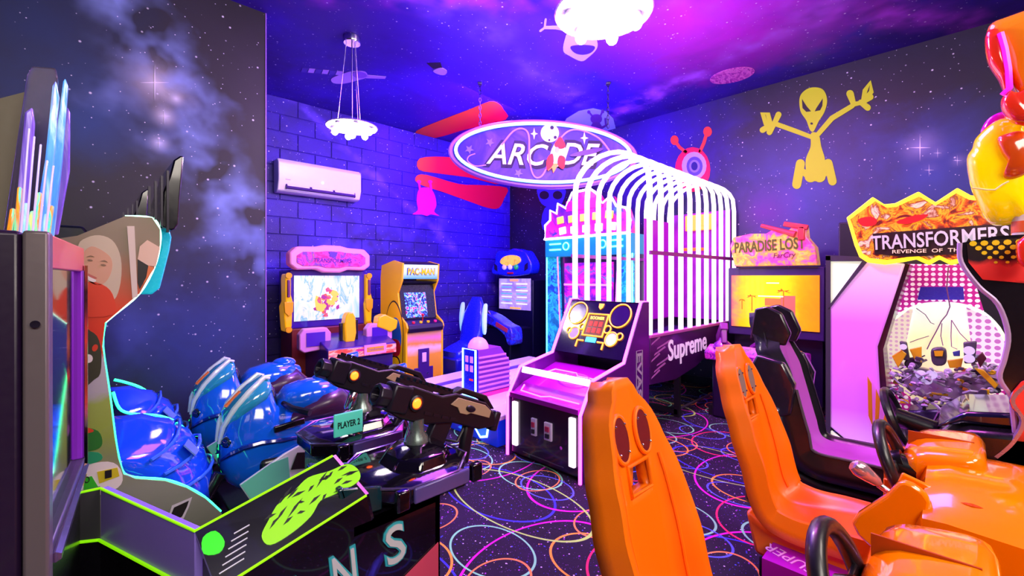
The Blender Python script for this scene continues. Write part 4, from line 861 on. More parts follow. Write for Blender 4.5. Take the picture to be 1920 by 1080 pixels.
pb = tag(obj('pink_dome', MB().lathe([(.1, 0), (.1, .01), (.095, .04), (.075, .075), (.045, .098), (.01, .106)], W(912, 655, d=4.25) + Vector((0, 0, -.01)), 24), mat('dome_pink', '#f0a0c8', .3, emit='#f070a8', es=.6), smooth=True), 'pale pink lit dome on top of the slatted score box', 'light')
pb.data.transform(Matrix.Translation((2.73 - W(912, 655, d=4.25).x, 3.27 - W(912, 655, d=4.25).y, .273 + .445 - W(912, 655, d=4.25).z + .01)))

# ------------------------------------------------------------------ jungle shooter on the right wall (faces -X)
pl_ = face_mx('jungle_shooter_cabinet', 'shooting cabinet with golden sunset screen reading PARADISE LOST beside the arches', 'arcade machine', 5.2, 1.4)
hw = .45
obj('monitor', MB().box((0, .12, 1.135), (hw * 2, .24, .74)), mat('monitor_plum', '#3c2466', .3, coat=.3), pl_, bevel=.012)
psc = gradz('screen_sunset', [(0, '#f05a5c'), (.12, '#f0b410'), (.35, '#ffe010'), (.6, '#ffd810'), (.8, '#f8a80c'), (1, '#f08c14')], -.41, .41, .25, .3, .75, .25, 5, axis='X')
ps = obj('screen', MB().box((0, -.006, 1.14), (.82, .016, .56)), psc, pl_)
brn = mat('picture_brown', '#b86c10', .4, emit='#a8580a', es=.6); pal = mat('picture_pale', '#fff4b0', .4, emit='#fff0a0', es=1.1)
for (u, v, s) in ((.1, .1, 1), (-.2, .04, .8), (-.3, .0, .5)):
    mb = MB().box((u, -.016, 1.14 + v - .08 * s), (.008, .003, .2 * s))
    for k in range(6):
        a = PI * k / 5; mb.slab([Vector((u, -.016, 1.14 + v + .02)), Vector((u + .07 * s * math.cos(a), -.016, 1.14 + v + .05 * s * math.sin(a))), Vector((u + .05 * s * math.cos(a + .3), -.016, 1.14 + v + .02 * s * math.sin(a)))], (0, -.002, 0))
    obj('palm_picture', mb, brn, ps)
for (u, v, w2, h2) in ((-.02, .06, .24, .012), (.0, -.06, .14, .012), (-.06, -.1, .2, .01), (-.0, .2, .12, .012)): obj('caption_line', MB().box((u, -.016, 1.14 + v), (w2, .003, h2)), pal, ps)
obj('picture_block', MB().box((-.0, -.0155, 1.14), (.15, .003, .08)), mat('picture_tan', '#c88440', .4, emit='#b86c30', es=.6), ps)
obj('picture_block', MB().box((.14, -.0152, 1.1), (.13, .003, .22)), mat('picture_mauve', '#c87860', .4, emit='#c86858', es=.4), ps)
mqp = [(-.36, 1.52), (-.41, 1.74), (-.38, 1.84), (-.2, 1.87), (-.05, 1.86), (.05, 1.92), (.14, 1.86), (.2, 1.93), (.3, 1.92), (.31, 1.8), (.38, 1.7), (.4, 1.52)]
pm = obj('marquee', MB().prism(mqp, 'y', -.06, .1), printed('paradise_marquee', [(0, '#e01880'), (.35, '#f050a8'), (.5, '#f8a040'), (.62, '#ffc858'), (.78, '#f02c8c'), (1, '#ffa8d0')], 7, .3, es=.45, dist=.4), pl_, bevel=.008)
text('lettering', 'PARADISE LOST', mat('letters_olive', '#4c4810', .4, emit='#6c7010', es=.3), pm, frame((-.03, -.063, 1.735), (1, 0, .03), (0, 0, 1)), .66, .12, .004, 0, .025)
text('sub_lettering', 'FarCry', mat('letters_plum', '#5c1c58', .4), pm, frame((.12, -.063, 1.62), (1, 0, .03), (0, 0, 1)), .2, .07, .003, .2)
obj('gun_ornament', MB().tube([(-.1, -.04, 1.95), (.14, -.07, 1.86), (.22, -.08, 1.83)], [.02, .025, .035], 8), mat('ornament_red', '#d83848', .35, coat=.4), pm, smooth=True)
obj('gun_ornament', MB().box((.22, -.06, 1.92), (.22, .05, .05), (0, .25, 0)).box((.27, -.06, 1.84), (.06, .05, .14)), mat('ornament_red', '#d83848', .35), pm, bevel=.01)
obj('cabinet', MB().box((0, .3, .4), (.84, .4, .78)), PUR, pl_, bevel=.01)
obj('pedestal', MB().box((0, -.52, .3), (.74, .3, .6)), PUR, pl_, bevel=.02)
obj('deck', MB().box((0, -.25, .05), (.84, .75, .1)), BLKM, pl_)
obj('console', MB().prism([(-.72, .58), (-.74, .66), (-.6, .72), (-.4, .7), (-.38, .58)], 'x', -.42, .42), printed('console_glow', [(0, '#2c0860'), (.4, '#a010c0'), (.55, '#e830d8'), (.7, '#4818a0'), (1, '#f08090')], 9, .25, es=.25, coat=.5), pl_, bevel=.012)
for xx, zz, rz in ((-.28, .72, .5), (.18, .7, .9)):
    M = Matrix.Translation((xx, -.62, zz)) @ Matrix.Rotation(rz, 4, 'Z') @ Matrix.Rotation(-.5, 4, 'X')
    g = obj('mounted_gun', MB().box((0, .0, .14), (.07, .34, .07)).box((0, .22, .16), (.04, .14, .035)).box((0, -.1, .06), (.05, .07, .14), (.3, 0, 0)).xf(M), mat('gun_plum', '#8c2498', .35, .1, coat=.3), pl_, bevel=.008)
    obj('gun_stripe', MB().box((.037, .02, .145), (.006, .28, .025)).xf(M), mat('gun_tan', '#c87c8c', .4), g)
    obj('gun_mount', MB().lathe([(.09, 0), (.08, .04), (.04, .07), (.03, .1)], (xx, -.62, zz - .02), 16), mat('mount_violet', '#a028c8', .25, .3, coat=.4), pl_, smooth=True)
for xx in (.0, .3):
    obj('holster', MB().box((xx, -.745, .5), (.1, .04, .2)), mat('holster%d' % (xx > 0), ('#d8a020', '#c01c38')[xx > 0], .35), pl_, bevel=.008)
obj('lever', MB().cyl((.12, -.5, .7), (.14, -.44, .82), .008), WHT, pl_)

# ------------------------------------------------------------------ walk-in robot cabinet on the right wall (faces -X)
tx = 4.3
tf = face_mx('robot_cabin_cabinet', 'sit-in cabinet with jagged yellow edged marquee reading TRANSFORMERS and pink light walls', 'arcade machine', tx, .2)
TL = LM(tf)
def tpoly(nm, pts, x, th, m, par=tf, bevel=0):
    return obj(nm, MB().slab([TL @ W(p[0], p[1], x=x) for p in pts], (0, th, 0)), m, par, bevel=bevel)
wall_pink = gradz('wall_pink_lit', [(0, '#e8b0f0'), (.25, '#d060e8'), (.7, '#d868e8'), (1, '#f0b8f4')], 0, 1.5, .3, .5, es=.55)
tpoly('light_wall', [(1556, 578), (1624, 490), (1697, 494), (1672, 570), (1645, 650), (1650, 740), (1672, 820), (1694, 890), (1630, 862), (1556, 800)], 4.28, .05, wall_pink, bevel=.012)
lw = mat('milk_glass', '#e8ecdc', .25, emit='#e4e8d0', es=.7)
tpoly('corner_window', [(1557, 490), (1618, 490), (1557, 572)], 4.29, .04, lw)
tpoly('corner_window', [(1557, 808), (1622, 862), (1557, 868)], 4.29, .04, lw)
gfr = mat('frame_grey', '#5c5468', .3, .5)
tpoly('frame_bar', [(1548, 480), (1557, 480), (1557, 876), (1548, 876)], 4.27, .06, gfr)
tpoly('frame_bar', [(1548, 478), (1630, 482), (1628, 490), (1548, 488)], 4.27, .06, gfr)
tpoly('frame_bar', [(1552, 580), (1556, 571), (1617, 489), (1627, 490)], 4.265, .05, gfr)
tpoly('inner_wall', [(1697, 494), (1706, 496), (1680, 575), (1656, 655), (1664, 745), (1704, 892), (1694, 890), (1672, 820), (1650, 740), (1645, 650), (1672, 570)], 4.3, .3, mat('inner_dark', '#3a1430', .3, coat=.4))
tpoly('halftone_wall', [(1700, 495), (1818, 496), (1850, 600), (1885, 640), (1885, 860), (1705, 900), (1660, 745), (1650, 690), (1680, 575)], 4.62, .04, dotted('halftone_pink', '#b01c88', '#f8d8f0', 26, .34, es=.55, axes='xz'))
tpoly('blue_window', [(1726, 538), (1806, 538), (1808, 562), (1720, 562)], 4.6, .02, mat('window_violet', '#3c30a8', .25, emit='#3020a0', es=.4))
dm = tpoly('screen_dome', smo([(1656, 640), (1672, 600), (1710, 574), (1760, 566), (1815, 572), (1858, 594), (1888, 640), (1884, 720), (1800, 760), (1700, 740)], 4), 4.56, .05, gradz('dome_sky', [(0, '#f0d8b0'), (.5, '#f4e8b8'), (.75, '#e0e8e0'), (1, '#d8ecf4')], .65, 1.25, .2, .4, es=.75, nz=.15, nscale=3))
tpoly('halftone_band', [(1660, 640), (1675, 603), (1705, 580), (1712, 580), (1700, 640), (1698, 700), (1664, 690)], 4.545, .01, dotted('halftone_pale', '#f4e4d8', '#d8a8d0', 30, .3, es=.5, axes='xz'), dm)
tpoly('halftone_band', [(1812, 576), (1856, 596), (1884, 640), (1882, 700), (1830, 690), (1820, 640)], 4.545, .01, dotted('halftone_rose', '#f0d8e8', '#b868b8', 22, .34, es=.5, axes='xz'), dm)
lg = mat('lightning_violet', '#a060b0', .4)
for pts, r in (([(1778, 500), (1775, 540), (1781, 575), (1775, 590), (1765, 602), (1755, 622), (1745, 640), (1738, 655)], .004), ([(1718, 578), (1735, 590), (1745, 605), (1752, 608)], .003),
               ([(1766, 606), (1764, 630), (1768, 648)], .003), ([(1784, 600), (1800, 625), (1815, 640), (1825, 642)], .003), ([(1784, 600), (1783, 630), (1784, 650), (1795, 655)], .003), ([(1742, 630), (1722, 636), (1706, 642)], .003)):
    obj('lightning_line', MB().tube([TL @ W(p[0], p[1], x=4.53) for p in pts], r, 5), lg, dm)
# pile of car body parts in front of the dome
rub = [mat('parts_grey', '#b8b0cc', .35, .1), mat('parts_dark', '#4c4058', .35, .1), mat('parts_mauve', '#c4a8d4', .3, .15), mat('parts_yellow', '#e8b020', .3, coat=.4), mat('parts_orange', '#e88030', .35)]
random.seed(11)
rk_ = tpoly('front_bumper', smo([(1690, 700), (1720, 690), (1770, 700), (1820, 696), (1870, 690), (1880, 715), (1850, 735), (1790, 752), (1740, 750), (1700, 730)], 4), 4.38, .1, rub[2], bevel=.02)
for k in range(330):
    px, py = random.uniform(1672, 1880), random.uniform(655, 790)
    u = (px - 1775) / 105
    if u * u + ((py - 718) / 58) ** 2 > 1 or (py < 690 and abs(u) < .45): continue
    c = TL @ W(px, py, x=4.32 + random.uniform(-.08, .1)); s = random.uniform(.014, .04)
    mi = random.choices(range(5), [6, 2.2, 6, 1.6, .8])[0]
    kind = k % 4
    if kind == 0: mb = MB().box(c, (s * 1.6, s, s * .7), (random.uniform(-1, 1), random.uniform(-1, 1), random.uniform(-1, 1)), taper=.7)
    elif kind == 1: mb = MB().tube([c + Vector((-s, 0, random.uniform(-s, s))), c + Vector((0, -s * .5, 0)), c + Vector((s, 0, random.uniform(-s, s)))], s * .22, 6)
    elif kind == 2: mb = MB().lathe([(s * .5, -s * .2), (s * .6, 0), (s * .35, s * .2), (s * .2, s * .12)], c, 10, (PI / 2 + random.uniform(-.4, .4), 0, random.uniform(-.5, .5)))
    else: mb = MB().slab([c + Vector((random.uniform(-1, -.4) * s, 0, random.uniform(-.6, .2) * s)), c + Vector((random.uniform(.3, 1.2) * s, 0, random.uniform(-.8, -.2) * s)), c + Vector((random.uniform(.4, 1) * s, 0, random.uniform(.3, .9) * s)), c + Vector((-.4 * s, 0, random.uniform(.4, 1) * s))], (0, s * .35, 0))
    obj('machine_part', mb, rub[mi], tf, bevel=.003 if kind != 1 else 0)
for px, py, r in ((1727, 702, .03), (1747, 702, .03), (1738, 712, .03), (1817, 657, .028), (1817, 672, .028), (1694, 650, .02)):
    c = TL @ W(px, py, x=4.28); obj('lamp_lens', MB().lathe([(r, .02), (r, 0), (r * .8, -.012), (r * .3, -.02)], c, 16, (-PI / 2 + PI, 0, 0)), mat('lens_white', '#d8d0f0', .15, emit='#c8c0f0', es=.4), tf, smooth=True)
for pts in ([(1806, 642), (1832, 640), (1828, 682), (1808, 682)], [(1686, 640), (1700, 642), (1706, 676), (1694, 676)]): tpoly('lamp_housing', pts, 4.31, .05, rub[1], bevel=.008)
tpoly('hood_plate', [(1705, 655), (1728, 650), (1728, 680), (1716, 678)], 4.32, .03, rub[3], bevel=.004); tpoly('hood_plate', [(1776, 676), (1806, 672), (1802, 690), (1780, 690)], 4.31, .03, rub[3], bevel=.004)
tpoly('hood_plate', [(1826, 690), (1845, 694), (1872, 722), (1866, 730)], 4.28, .03, rub[3], bevel=.004); tpoly('hood_plate', [(1672, 668), (1690, 656), (1700, 664), (1684, 690)], 4.3, .03, rub[3], bevel=.004)
tpoly('hood_plate', [(1830, 672), (1842, 660), (1850, 672), (1838, 690)], 4.3, .03, mat('plate_maroon', '#5c2438', .35), bevel=.004)
tpoly('blue_plate', [(1786, 660), (1800, 657), (1800, 668), (1788, 668)], 4.3, .02, mat('plate_blue', '#3c4890', .35), bevel=.003)
eng = tpoly('engine_block', smo([(1745, 660), (1752, 653), (1770, 653), (1775, 664), (1772, 684), (1750, 684)], 3), 4.3, .08, rub[1], bevel=.01)
tpoly('engine_cover', [(1751, 658), (1769, 658), (1767, 668), (1753, 668)], 4.29, .01, rub[3], eng); 
tpoly('tyre', ellp(1712, 682, 17, 11), 4.34, .06, rub[1], bevel=.01)
# steering console of the cabin, in shadow of the parts
tpoly('lower_console', [(1700, 770), (1850, 765), (1870, 800), (1840, 860), (1720, 860)], 4.36, .25, mat('console_dark', '#54447c', .3, .1), bevel=.02)
for pts in ([(1626, 706), (1634, 720), (1636, 800), (1628, 780)], [(1642, 730), (1650, 750), (1645, 820), (1640, 800)], [(1664, 755), (1668, 780), (1672, 890), (1652, 870), (1648, 820)]): tpoly('orange_fin', pts, 4.24, .025, mat('fin_amber', '#e88c20', .35), bevel=.004)
mqo = [(1587, 408), (1636, 369), (1658, 383), (1678, 381), (1722, 359), (1754, 379), (1795, 352), (1820, 366), (1870, 372), (1900, 396), (1906, 440), (1900, 478), (1860, 492), (1832, 484), (1805, 491), (1783, 497), (1761, 486), (1741, 497), (1717, 486), (1692, 491), (1658, 496), (1626, 492), (1611, 482), (1602, 460)]
yl = mat('edge_yellow_lit', '#ffe830', .4, emit='#ffd820', es=1.6)
mq2 = tpoly('marquee', mqo, 4.2, .08, yl, bevel=.006)
cxm_, cym_ = 1750, 430
tpoly('marquee_print', [(cxm_ + (a - cxm_) * .955, cym_ + (b - cym_) * .87) for a, b in mqo], 4.195, .01, printed('robot_marquee', [(0, '#2c1020'), (.3, '#6c2420'), (.45, '#c85018'), (.55, '#f0a828'), (.66, '#7c3018'), (.8, '#e8c0a0'), (1, '#f0b020')], 8, .3, es=.55), mq2)
tpoly('letter_band', [(1636, 438), (1895, 418), (1895, 462), (1800, 476), (1700, 482), (1640, 476)], 4.185, .008, mat('band_brown', '#2c1218', .4), mq2)
cA, cB = TL @ W(1634, 456, x=4.18), TL @ W(1893, 438, x=4.18)
text('lettering', 'TRANSFORMERS', mat('letters_silver', '#d8d0d8', .3, .4, emit='#c8b8c8', es=.45), mq2, frame((cA + cB) / 2, cB - cA, (0, 0, 1)), (cB - cA).length, .105, .006, 0, .015)
cA, cB = TL @ W(1673, 472, x=4.18), TL @ W(1880, 466, x=4.18)
text('sub_lettering', 'REVENGE  OF  THE  FALLEN', mat('letters_cream', '#e8d0b0', .4, emit='#e0c090', es=.4), mq2, frame((cA + cB) / 2, cB - cA, (0, 0, 1)), (cB - cA).length, .026, .004, 0, .01)
tpoly('red_splash', smo([(1680, 416), (1710, 405), (1740, 402), (1728, 412), (1700, 420)], 3), 4.188, .006, mat('splash_red', '#d01c20', .4, emit='#d01818', es=.4), mq2)
tpoly('red_splash', smo([(1608, 412), (1630, 406), (1644, 412), (1640, 422), (1618, 424)], 3), 4.188, .006, mat('splash_red', '#d01c20', .4), mq2)
obj('cabin_back', MB().box((.05, .9, .95), (1.3, .5, 1.9)), mat('cabin_dark', '#181024', .4), tf, bevel=.01)
obj('cabin_floor', MB().box((.05, .35, .03), (1.2, .8, .06)), BLKM, tf)
obj('wall_socket', MB().box(TL @ W(1535, 770, x=4.9), (.05, .03, .07)), WHT, tf) if 0 else None

# ------------------------------------------------------------------ racing seats (face -Y)
def sst(a, b, x):
    t = min(max((x - a) / (b - a), 0), 1); return t * t * (3 - 2 * t)
def interp(tab, s):
    for i in range(len(tab) - 1):
        if s <= tab[i + 1][0]:
            a, b = tab[i], tab[i + 1]; t = (s - a[0]) / (b[0] - a[0]); t = t * t * (3 - 2 * t) * .5 + t * .5
            return [p + (q - p) * t for p, q in zip(a[1:], b[1:])]
    return tab[-1][1:]
def seat_surface(prof, wid, bol, ns=46, nu=29, wrap=.09):
    C = crom([(0, a, b) for a, b in prof], 8, False); acc = [0]
    for i in range(1, len(C)): acc.append(acc[-1] + (C[i] - C[i - 1]).length)
    L = acc[-1]; P = []
    for i in range(ns + 1):
        s = L * i / ns
        k = max(j for j in range(len(acc)) if acc[j] <= s + 1e-9); k = min(k, len(C) - 2)
        t = (s - acc[k]) / (acc[k + 1] - acc[k]); c = C[k].lerp(C[k + 1], t); tg = (C[k + 1] - C[k]).normalized()
        nrm = Vector((0, -tg.z, tg.y)); nrm = nrm if nrm.dot(Vector((0, -.7, .7))) > 0 else -nrm
        hw, = interp(wid, s / L); bh, = interp(bol, s / L); row = []
        for j in range(nu + 1):
            u = -1 + 2 * j / nu; a = abs(u)
            h = bh * sst(.42, .8, a) - wrap * sst(.86, 1.0, a)
            row.append(c + Vector((hw * (u - .0 * u), 0, 0)) + nrm * h)
        P.append(row)
    return P, C, L
SEAT_PROF = [(-.5, .2), (-.49, .28), (-.43, .325), (-.25, .305), (-.08, .275), (.01, .285), (.06, .36), (.1, .55), (.14, .76), (.18, .94), (.2, 1.05)]
SEAT_W = [(0, .17), (.06, .2), (.2, .235), (.42, .24), (.55, .25), (.68, .25), (.78, .225), (.87, .18), (.925, .15), (.95, .098), (.98, .08), (1, .05)]
SEAT_B = [(0, .0), (.1, .02), (.3, .05), (.45, .09), (.6, .085), (.72, .06), (.85, .03), (1, .0)]
ORG = mat('seat_orange', '#ff7600', .38, coat=.15, bump=.08, bscale=320)
def orange_seat(label, loc, ins_m):
    t = thing('racing_seat', label, 'seat', loc, 0, 'orange racing seats')
    P, C, L = seat_surface(SEAT_PROF, SEAT_W, SEAT_B)
    ns = len(P) - 1; nu = len(P[0]) - 1
    i0, i1 = int(ns * .75), int(ns * .82); j0, j1 = int(nu * .39), int(nu * .66)
    obj('shell', MB().grid(P, hole=lambda i, j: i0 <= i < i1 and j0 <= j < j1), ORG, t, smooth=50, solid=.05)
    # pocket behind the belt slot
    c = (P[i0][j0] + P[i1][j1]) / 2; obj('belt_slot', MB().box(c + Vector((0, .075, 0)), (.15, .02, .15)), mat('slot_amber', '#ff8c30', .45), t)
    q = [P[i0][j0], P[i0][j1], P[i1][j1], P[i1][j0]]
    obj('slot_rim', MB().tube([p + Vector((0, -.002, .0)) for p in q], .008, 6, True), ORG, t, smooth=True)
    # two oval openings with bolted mesh inserts
    for s in (-1, 1):
        iz = int(ns * .885); j = int(nu / 2 + s * nu * .2); cc = Vector((s * .068, P[iz][nu // 2].y, P[iz][nu // 2].z))
        tg = (P[iz + 1][nu // 2] - P[iz - 1][nu // 2]).normalized(); nn = Vector((0, -tg.z, tg.y))
        rx, rz = .042, .072
        ov = [cc + Vector((rx * math.cos(a), 0, 0)) + tg * (rz * math.sin(a)) + nn * .012 for a in [2 * PI * k / 24 for k in range(24)]]
        ins = obj('oval_insert', MB().slab(ov, -nn * .02), ins_m, t)
        obj('oval_rim', MB().tube([cc + (p - cc) * 1.04 - nn * .006 for p in ov], .008, 8, True), ORG, t, smooth=True)
        for k in range(4):
            a = PI / 4 + PI / 2 * k; b = cc + Vector((rx * .86 * math.cos(a), 0, 0)) + tg * (rz * .86 * math.sin(a)) + nn * .014
            obj('bolt', MB().ell(b, (.005, .005, .005), 8, 6), CHR, ins)
    # crease lines of the moulded back
    for s in (-1, 1):
        pts = [P[i][int(nu * (.5 + s * .3))] + Vector((0, -.002, .003)) for i in range(int(ns * .46), int(ns * .86), 2)]
        obj('crease', MB().tube(pts, .006, 6), ORG, t, smooth=True)
    obj('pan_skirt', MB().prism([(-.46, .2), (-.42, .12), (-.1, .09), (.06, .12), (.1, .3), (.0, .25), (-.2, .27), (-.42, .29)], 'x', -.2, .2), ORG, t, bevel=.02)
    obj('plinth', MB().box((0, -.2, .05), (.34, .5, .1)), BLKM, t, bevel=.01)
    return t
SY = .62
s1 = orange_seat('orange moulded racing seat with maroon oval inserts at the bottom centre', (1.32, SY, 0), mat('insert_maroon', '#6c0818', .5))
s2 = orange_seat('orange moulded racing seat with grey oval inserts beside the black and pink seat', (2.43, SY, 0), mat('insert_grey', '#86706c', .5))
pt = obj('floor_plate', MB().slab([Vector(v) for v in ((-.36, -.02, .205), (-.05, -.02, .205), (-.05, -.34, .205), (-.36, -.3, .205))], (0, 0, -.2)), mat('plate_magenta', '#a80cb8', .3, coat=.4), s2)
text('lettering', 'SUPER', mat('letters_rose', '#e8a0e8', .4), pt, frame((-.28, -.1, .2065), (.3, 1, 0), (-1, .3, 0)), .2, .06, .001)
# floor rail carrying the seats
fr = thing('seat_rail', 'dark metal floor rail with coloured decals between the two orange seats', 'rail', (1.87, .35, 0))
obj('rail', MB().box((0, 0, .06), (.62, .3, .12)), mat('rail_black', '#15101c', .35, .3), fr, bevel=.008)
for k in range(3): obj('rail_bolt', MB().cyl((-.2 + .2 * k, .1, .12), (-.2 + .2 * k, .1, .128), .012), CHR, fr)
obj('decal', MB().box((-.24, -.05, .121), (.1, .14, .003)), printed('decal_multi', [(0, '#2040c0'), (.4, '#e8e8f0'), (.6, '#f0c020'), (1, '#e84020')], 18, .4), fr)

# black seat with pink cushion
bsx = thing('black_racing_seat', 'black racing seat with pink cushion and a rainbow light strip on its side', 'seat', (3.2, .66, 0))
P, C, L = seat_surface([(-.52, .26), (-.5, .33), (-.4, .36), (-.2, .34), (-.05, .33), (.03, .38), (.07, .5), (.12, .72), (.17, .95), (.2, 1.1), (.21, 1.18)],
                       [(0, .22), (.1, .25), (.4, .25), (.6, .25), (.75, .23), (.84, .2), (.88, .15), (.95, .13), (1, .08)], [(0, .02), (.3, .06), (.5, .1), (.75, .09), (.86, .05), (1, .02)], wrap=.13)
obj('shell', MB().grid(P), mat('seat_black', '#17141c', .3, coat=.3), bsx, smooth=50, solid=.07)
n0 = len(P[0]) - 1
Q = []
for i in range(1, len(P) - 1):
    tg = (P[i + 1][n0 // 2] - P[i - 1][n0 // 2]).normalized(); nn = Vector((0, -tg.z, tg.y))
    Q.append([P[i][j] + nn * (.016 * math.sin(PI * (j - 5) / (n0 - 10)) ** .4 if 5 < j < n0 - 5 else 0) for j in range(5, n0 - 4)])
obj('cushion', MB().grid(Q), mat('cushion_pink', '#c85cd8', .55, bump=.05, bscale=300), bsx, smooth=60)
for s in (-1, 1):
    obj('headrest_wing', MB().prism([(.1, .98), (.07, 1.06), (.12, 1.18), (.2, 1.22), (.27, 1.2), (.3, 1.0)], 'x', s * .12 - .02, s * .12 + .02), mat('seat_black', '#17141c', .3), bsx, bevel=.012)
    obj('side_bolster', MB().prism([(.16, .55), (.04, .6), (.02, .78), (.08, .9), (.22, .93), (.28, .8), (.26, .55)], 'x', s * .24 - .03, s * .24 + .03), mat('seat_black_gloss', '#221c2c', .2, coat=.5), bsx, bevel=.014)
    obj('light_strip', MB().prism([(.2, .34), (.1, .62), (.125, .63), (.225, .35)], 'x', s * .285 - .006, s * .285 + .006), gradz('rainbow_strip', [(0, '#e01020'), (.2, '#f0a0a0'), (.35, '#20e060'), (.55, '#2040f0'), (.75, '#c0d8ff'), (1, '#e8e8ff')], .34, .62, .3, 0, es=1.2), bsx)
obj('plinth', MB().prism([(-.5, .0), (-.55, .26), (-.1, .24), (.12, .3), (.28, .5), (.3, 0)], 'x', -.24, .24), mat('seat_black', '#17141c', .3), bsx, bevel=.02)
obj('piping', MB().tube([P[i][2] + Vector((0, -.005, .006)) for i in range(2, int(len(P) * .7))], .008, 6), mat('piping_grey', '#5c5464', .35), bsx, smooth=True)

# ------------------------------------------------------------------ orange car consoles with steering wheels
OCG = mat('car_orange', '#ff8600', .12, coat=.9)
WHL = mat('wheel_black', '#15121a', .35, coat=.2)
def car_console(label, x, knob):
    t = thing('car_console', label, 'arcade machine', (x, .1, 0), 0, 'orange car consoles')
    def sect(y, hw, zt, zs, crown):
        r = []
        for k in range(15):
            u = -1 + 2 * k / 14; r.append(Vector((hw * u, y, zs + (zt - zs) * (1 - abs(u) ** 3) + crown * (1 - u * u))))
        r += [Vector((hw * .96, y, .12)), Vector((-hw * .96, y, .12))]; return r
    obj('car_body', MB().loft([sect(*a) for a in ((.02, .33, .60, .53, .01), (.0, .36, .645, .57, .015), (-.06, .375, .66, .58, .02), (-.3, .385, .655, .57, .03), (-.6, .39, .63, .54, .03), (-.95, .36, .55, .46, .02))]), OCG, t, smooth=38)
    obj('dash_cowl', MB().loft([[Vector((x_, -.04 + .125 * k_c * math.copysign(abs(math.cos(a)) ** .65, math.cos(a)), .64 + .08 * k_c * math.copysign(abs(math.sin(a)) ** .65, math.sin(a)) + .03 * math.cos(a) * -1)) for a in [2 * PI * k / 24 for k in range(24)]] for x_, k_c in ((-.05, .55), (-.04, .8), (-.01, .95), (.05, 1), (.28, 1), (.34, .95), (.37, .8), (.38, .55))]), OCG, t, smooth=60)
    obj('cowl_seam', MB().box((.16, -.03, .7), (.006, .2, .06)), mat('seam_rust', '#a84008', .4), t)
    obj('side_fin', MB().prism(smo([(.2, .46), (.1, .38), (.02, .5), (-.02, .62), (.05, .67), (.1, .6)], 3), 'x', -.33, -.29), OCG, t, bevel=.01)
    obj('fin_rib', MB().box((-.22, .02, .6), (.02, .12, .1), (.3, 0, 0)), OCG, t, bevel=.006)
    obj('lamp_pocket', MB().lathe([(.05, 0), (.055, -.012), (.02, -.02)], (-.24, -.12, .62), 18, (PI, 0, 0)), mat('pocket_rust', '#c84808', .25, coat=.6), t, smooth=True)
    obj('hood_vent', MB().box((-.2, -.26, .645), (.09, .2, .012), (0, -.14, 0)), mat('vent_dark', '#5c1c08', .4), t, bevel=.004)
    for a in (-.02, -.09): obj('body_seam', MB().tube([Vector((.37 * u, a - .12, .655 - .085 * abs(u) ** 3 + .014 * (1 - u * u))) for u in [-1 + .1 * k for k in range(21)]], .003, 4), mat('seam_rust', '#a84008', .4), t) if a < -.05 else None
    obj('column_cover', MB().cyl((0, -.02, .6), (0, .09, .62), .05), BLK, t, smooth=True)
    M = Matrix.Translation((0, .1, .63)) @ Matrix.Rotation(-.35, 4, 'X')
    w = obj('steering_wheel', MB().tube([Vector((.15 * math.cos(a), 0, .15 * math.sin(a))) for a in [2 * PI * k / 32 for k in range(32)]], .022, 10, True).xf(M), WHL, t, smooth=True)
    obj('spoke', MB().box((0, -.005, 0), (.28, .014, .035)).box((0, -.005, -.07), (.035, .014, .13)).xf(M), WHL, w, bevel=.004)
    obj('hub', MB().cyl(M @ Vector((0, .01, 0)), M @ Vector((0, -.03, 0)), .045, 18), BLK, w, smooth=True)
    obj('pedal_box', MB().box((0, -.05, .1), (.5, .3, .2)), BLKM, t)
    if knob:
        sh = obj('shift_knob', MB().lathe([(.006, 0), (.02, .02), (.026, .05), (.03, .07), (.032, .09), (.024, .11), (.006, .118)], (0, 0, 0), 18).xf(Matrix.Translation((-.23, .12, .6)) @ Matrix.Rotation(-.9, 4, 'X') @ Matrix.Rotation(-.3, 4, 'Y')), mat('knob_clear', '#c8a0b0', .08, .6, coat=1), t, smooth=True)
        obj('shift_rod', MB().cyl((-.23, .0, .52), (-.23, .13, .6), .012), CHR, sh)
    return t
c1 = car_console('orange car shaped console with steering wheel in front of the bottom centre seat', 1.32, False)
c2 = car_console('orange car shaped console with clear shift knob in front of the second orange seat', 2.43, True)
# black console of the third driver
bc = thing('black_console', 'black driving console with wheel behind the orange car consoles', 'arcade machine', (3.2, .1, 0))
obj('dash', MB().prism([(.04, .0), (.04, .5), (.0, .62), (-.12, .7), (-.3, .72), (-.6, .66), (-.6, 0)], 'x', -.3, .3), BLK, bc, bevel=.025)
obj('visor', MB().prism([(.0, .66), (-.1, .76), (-.35, .8), (-.4, .72), (-.1, .7)], 'x', -.2, .28), mat('visor_blue', '#101428', .15, coat=.8), bc, bevel=.02)
obj('trim_line', MB().tube([(-.28, .045, .5), (-.28, .0, .63), (-.1, -.1, .73), (.2, -.1, .73), (.28, 0, .63), (.28, .045, .5)], .007, 6), mat('trim_silver', '#a898b8', .25, .7), bc, smooth=True)
obj('column', MB().cyl((-.02, .0, .6), (-.02, .16, .64), .05), BLK, bc, smooth=True)
M = Matrix.Translation((-.02, .16, .64)) @ Matrix.Rotation(-.35, 4, 'X')
w = obj('steering_wheel', MB().tube([Vector((.14 * math.cos(a), 0, .14 * math.sin(a))) for a in [2 * PI * k / 28 for k in range(28)]], .02, 8, True).xf(M), WHL, bc, smooth=True)
obj('spoke', MB().box((0, -.005, 0), (.26, .014, .03)).xf(M), WHL, w)
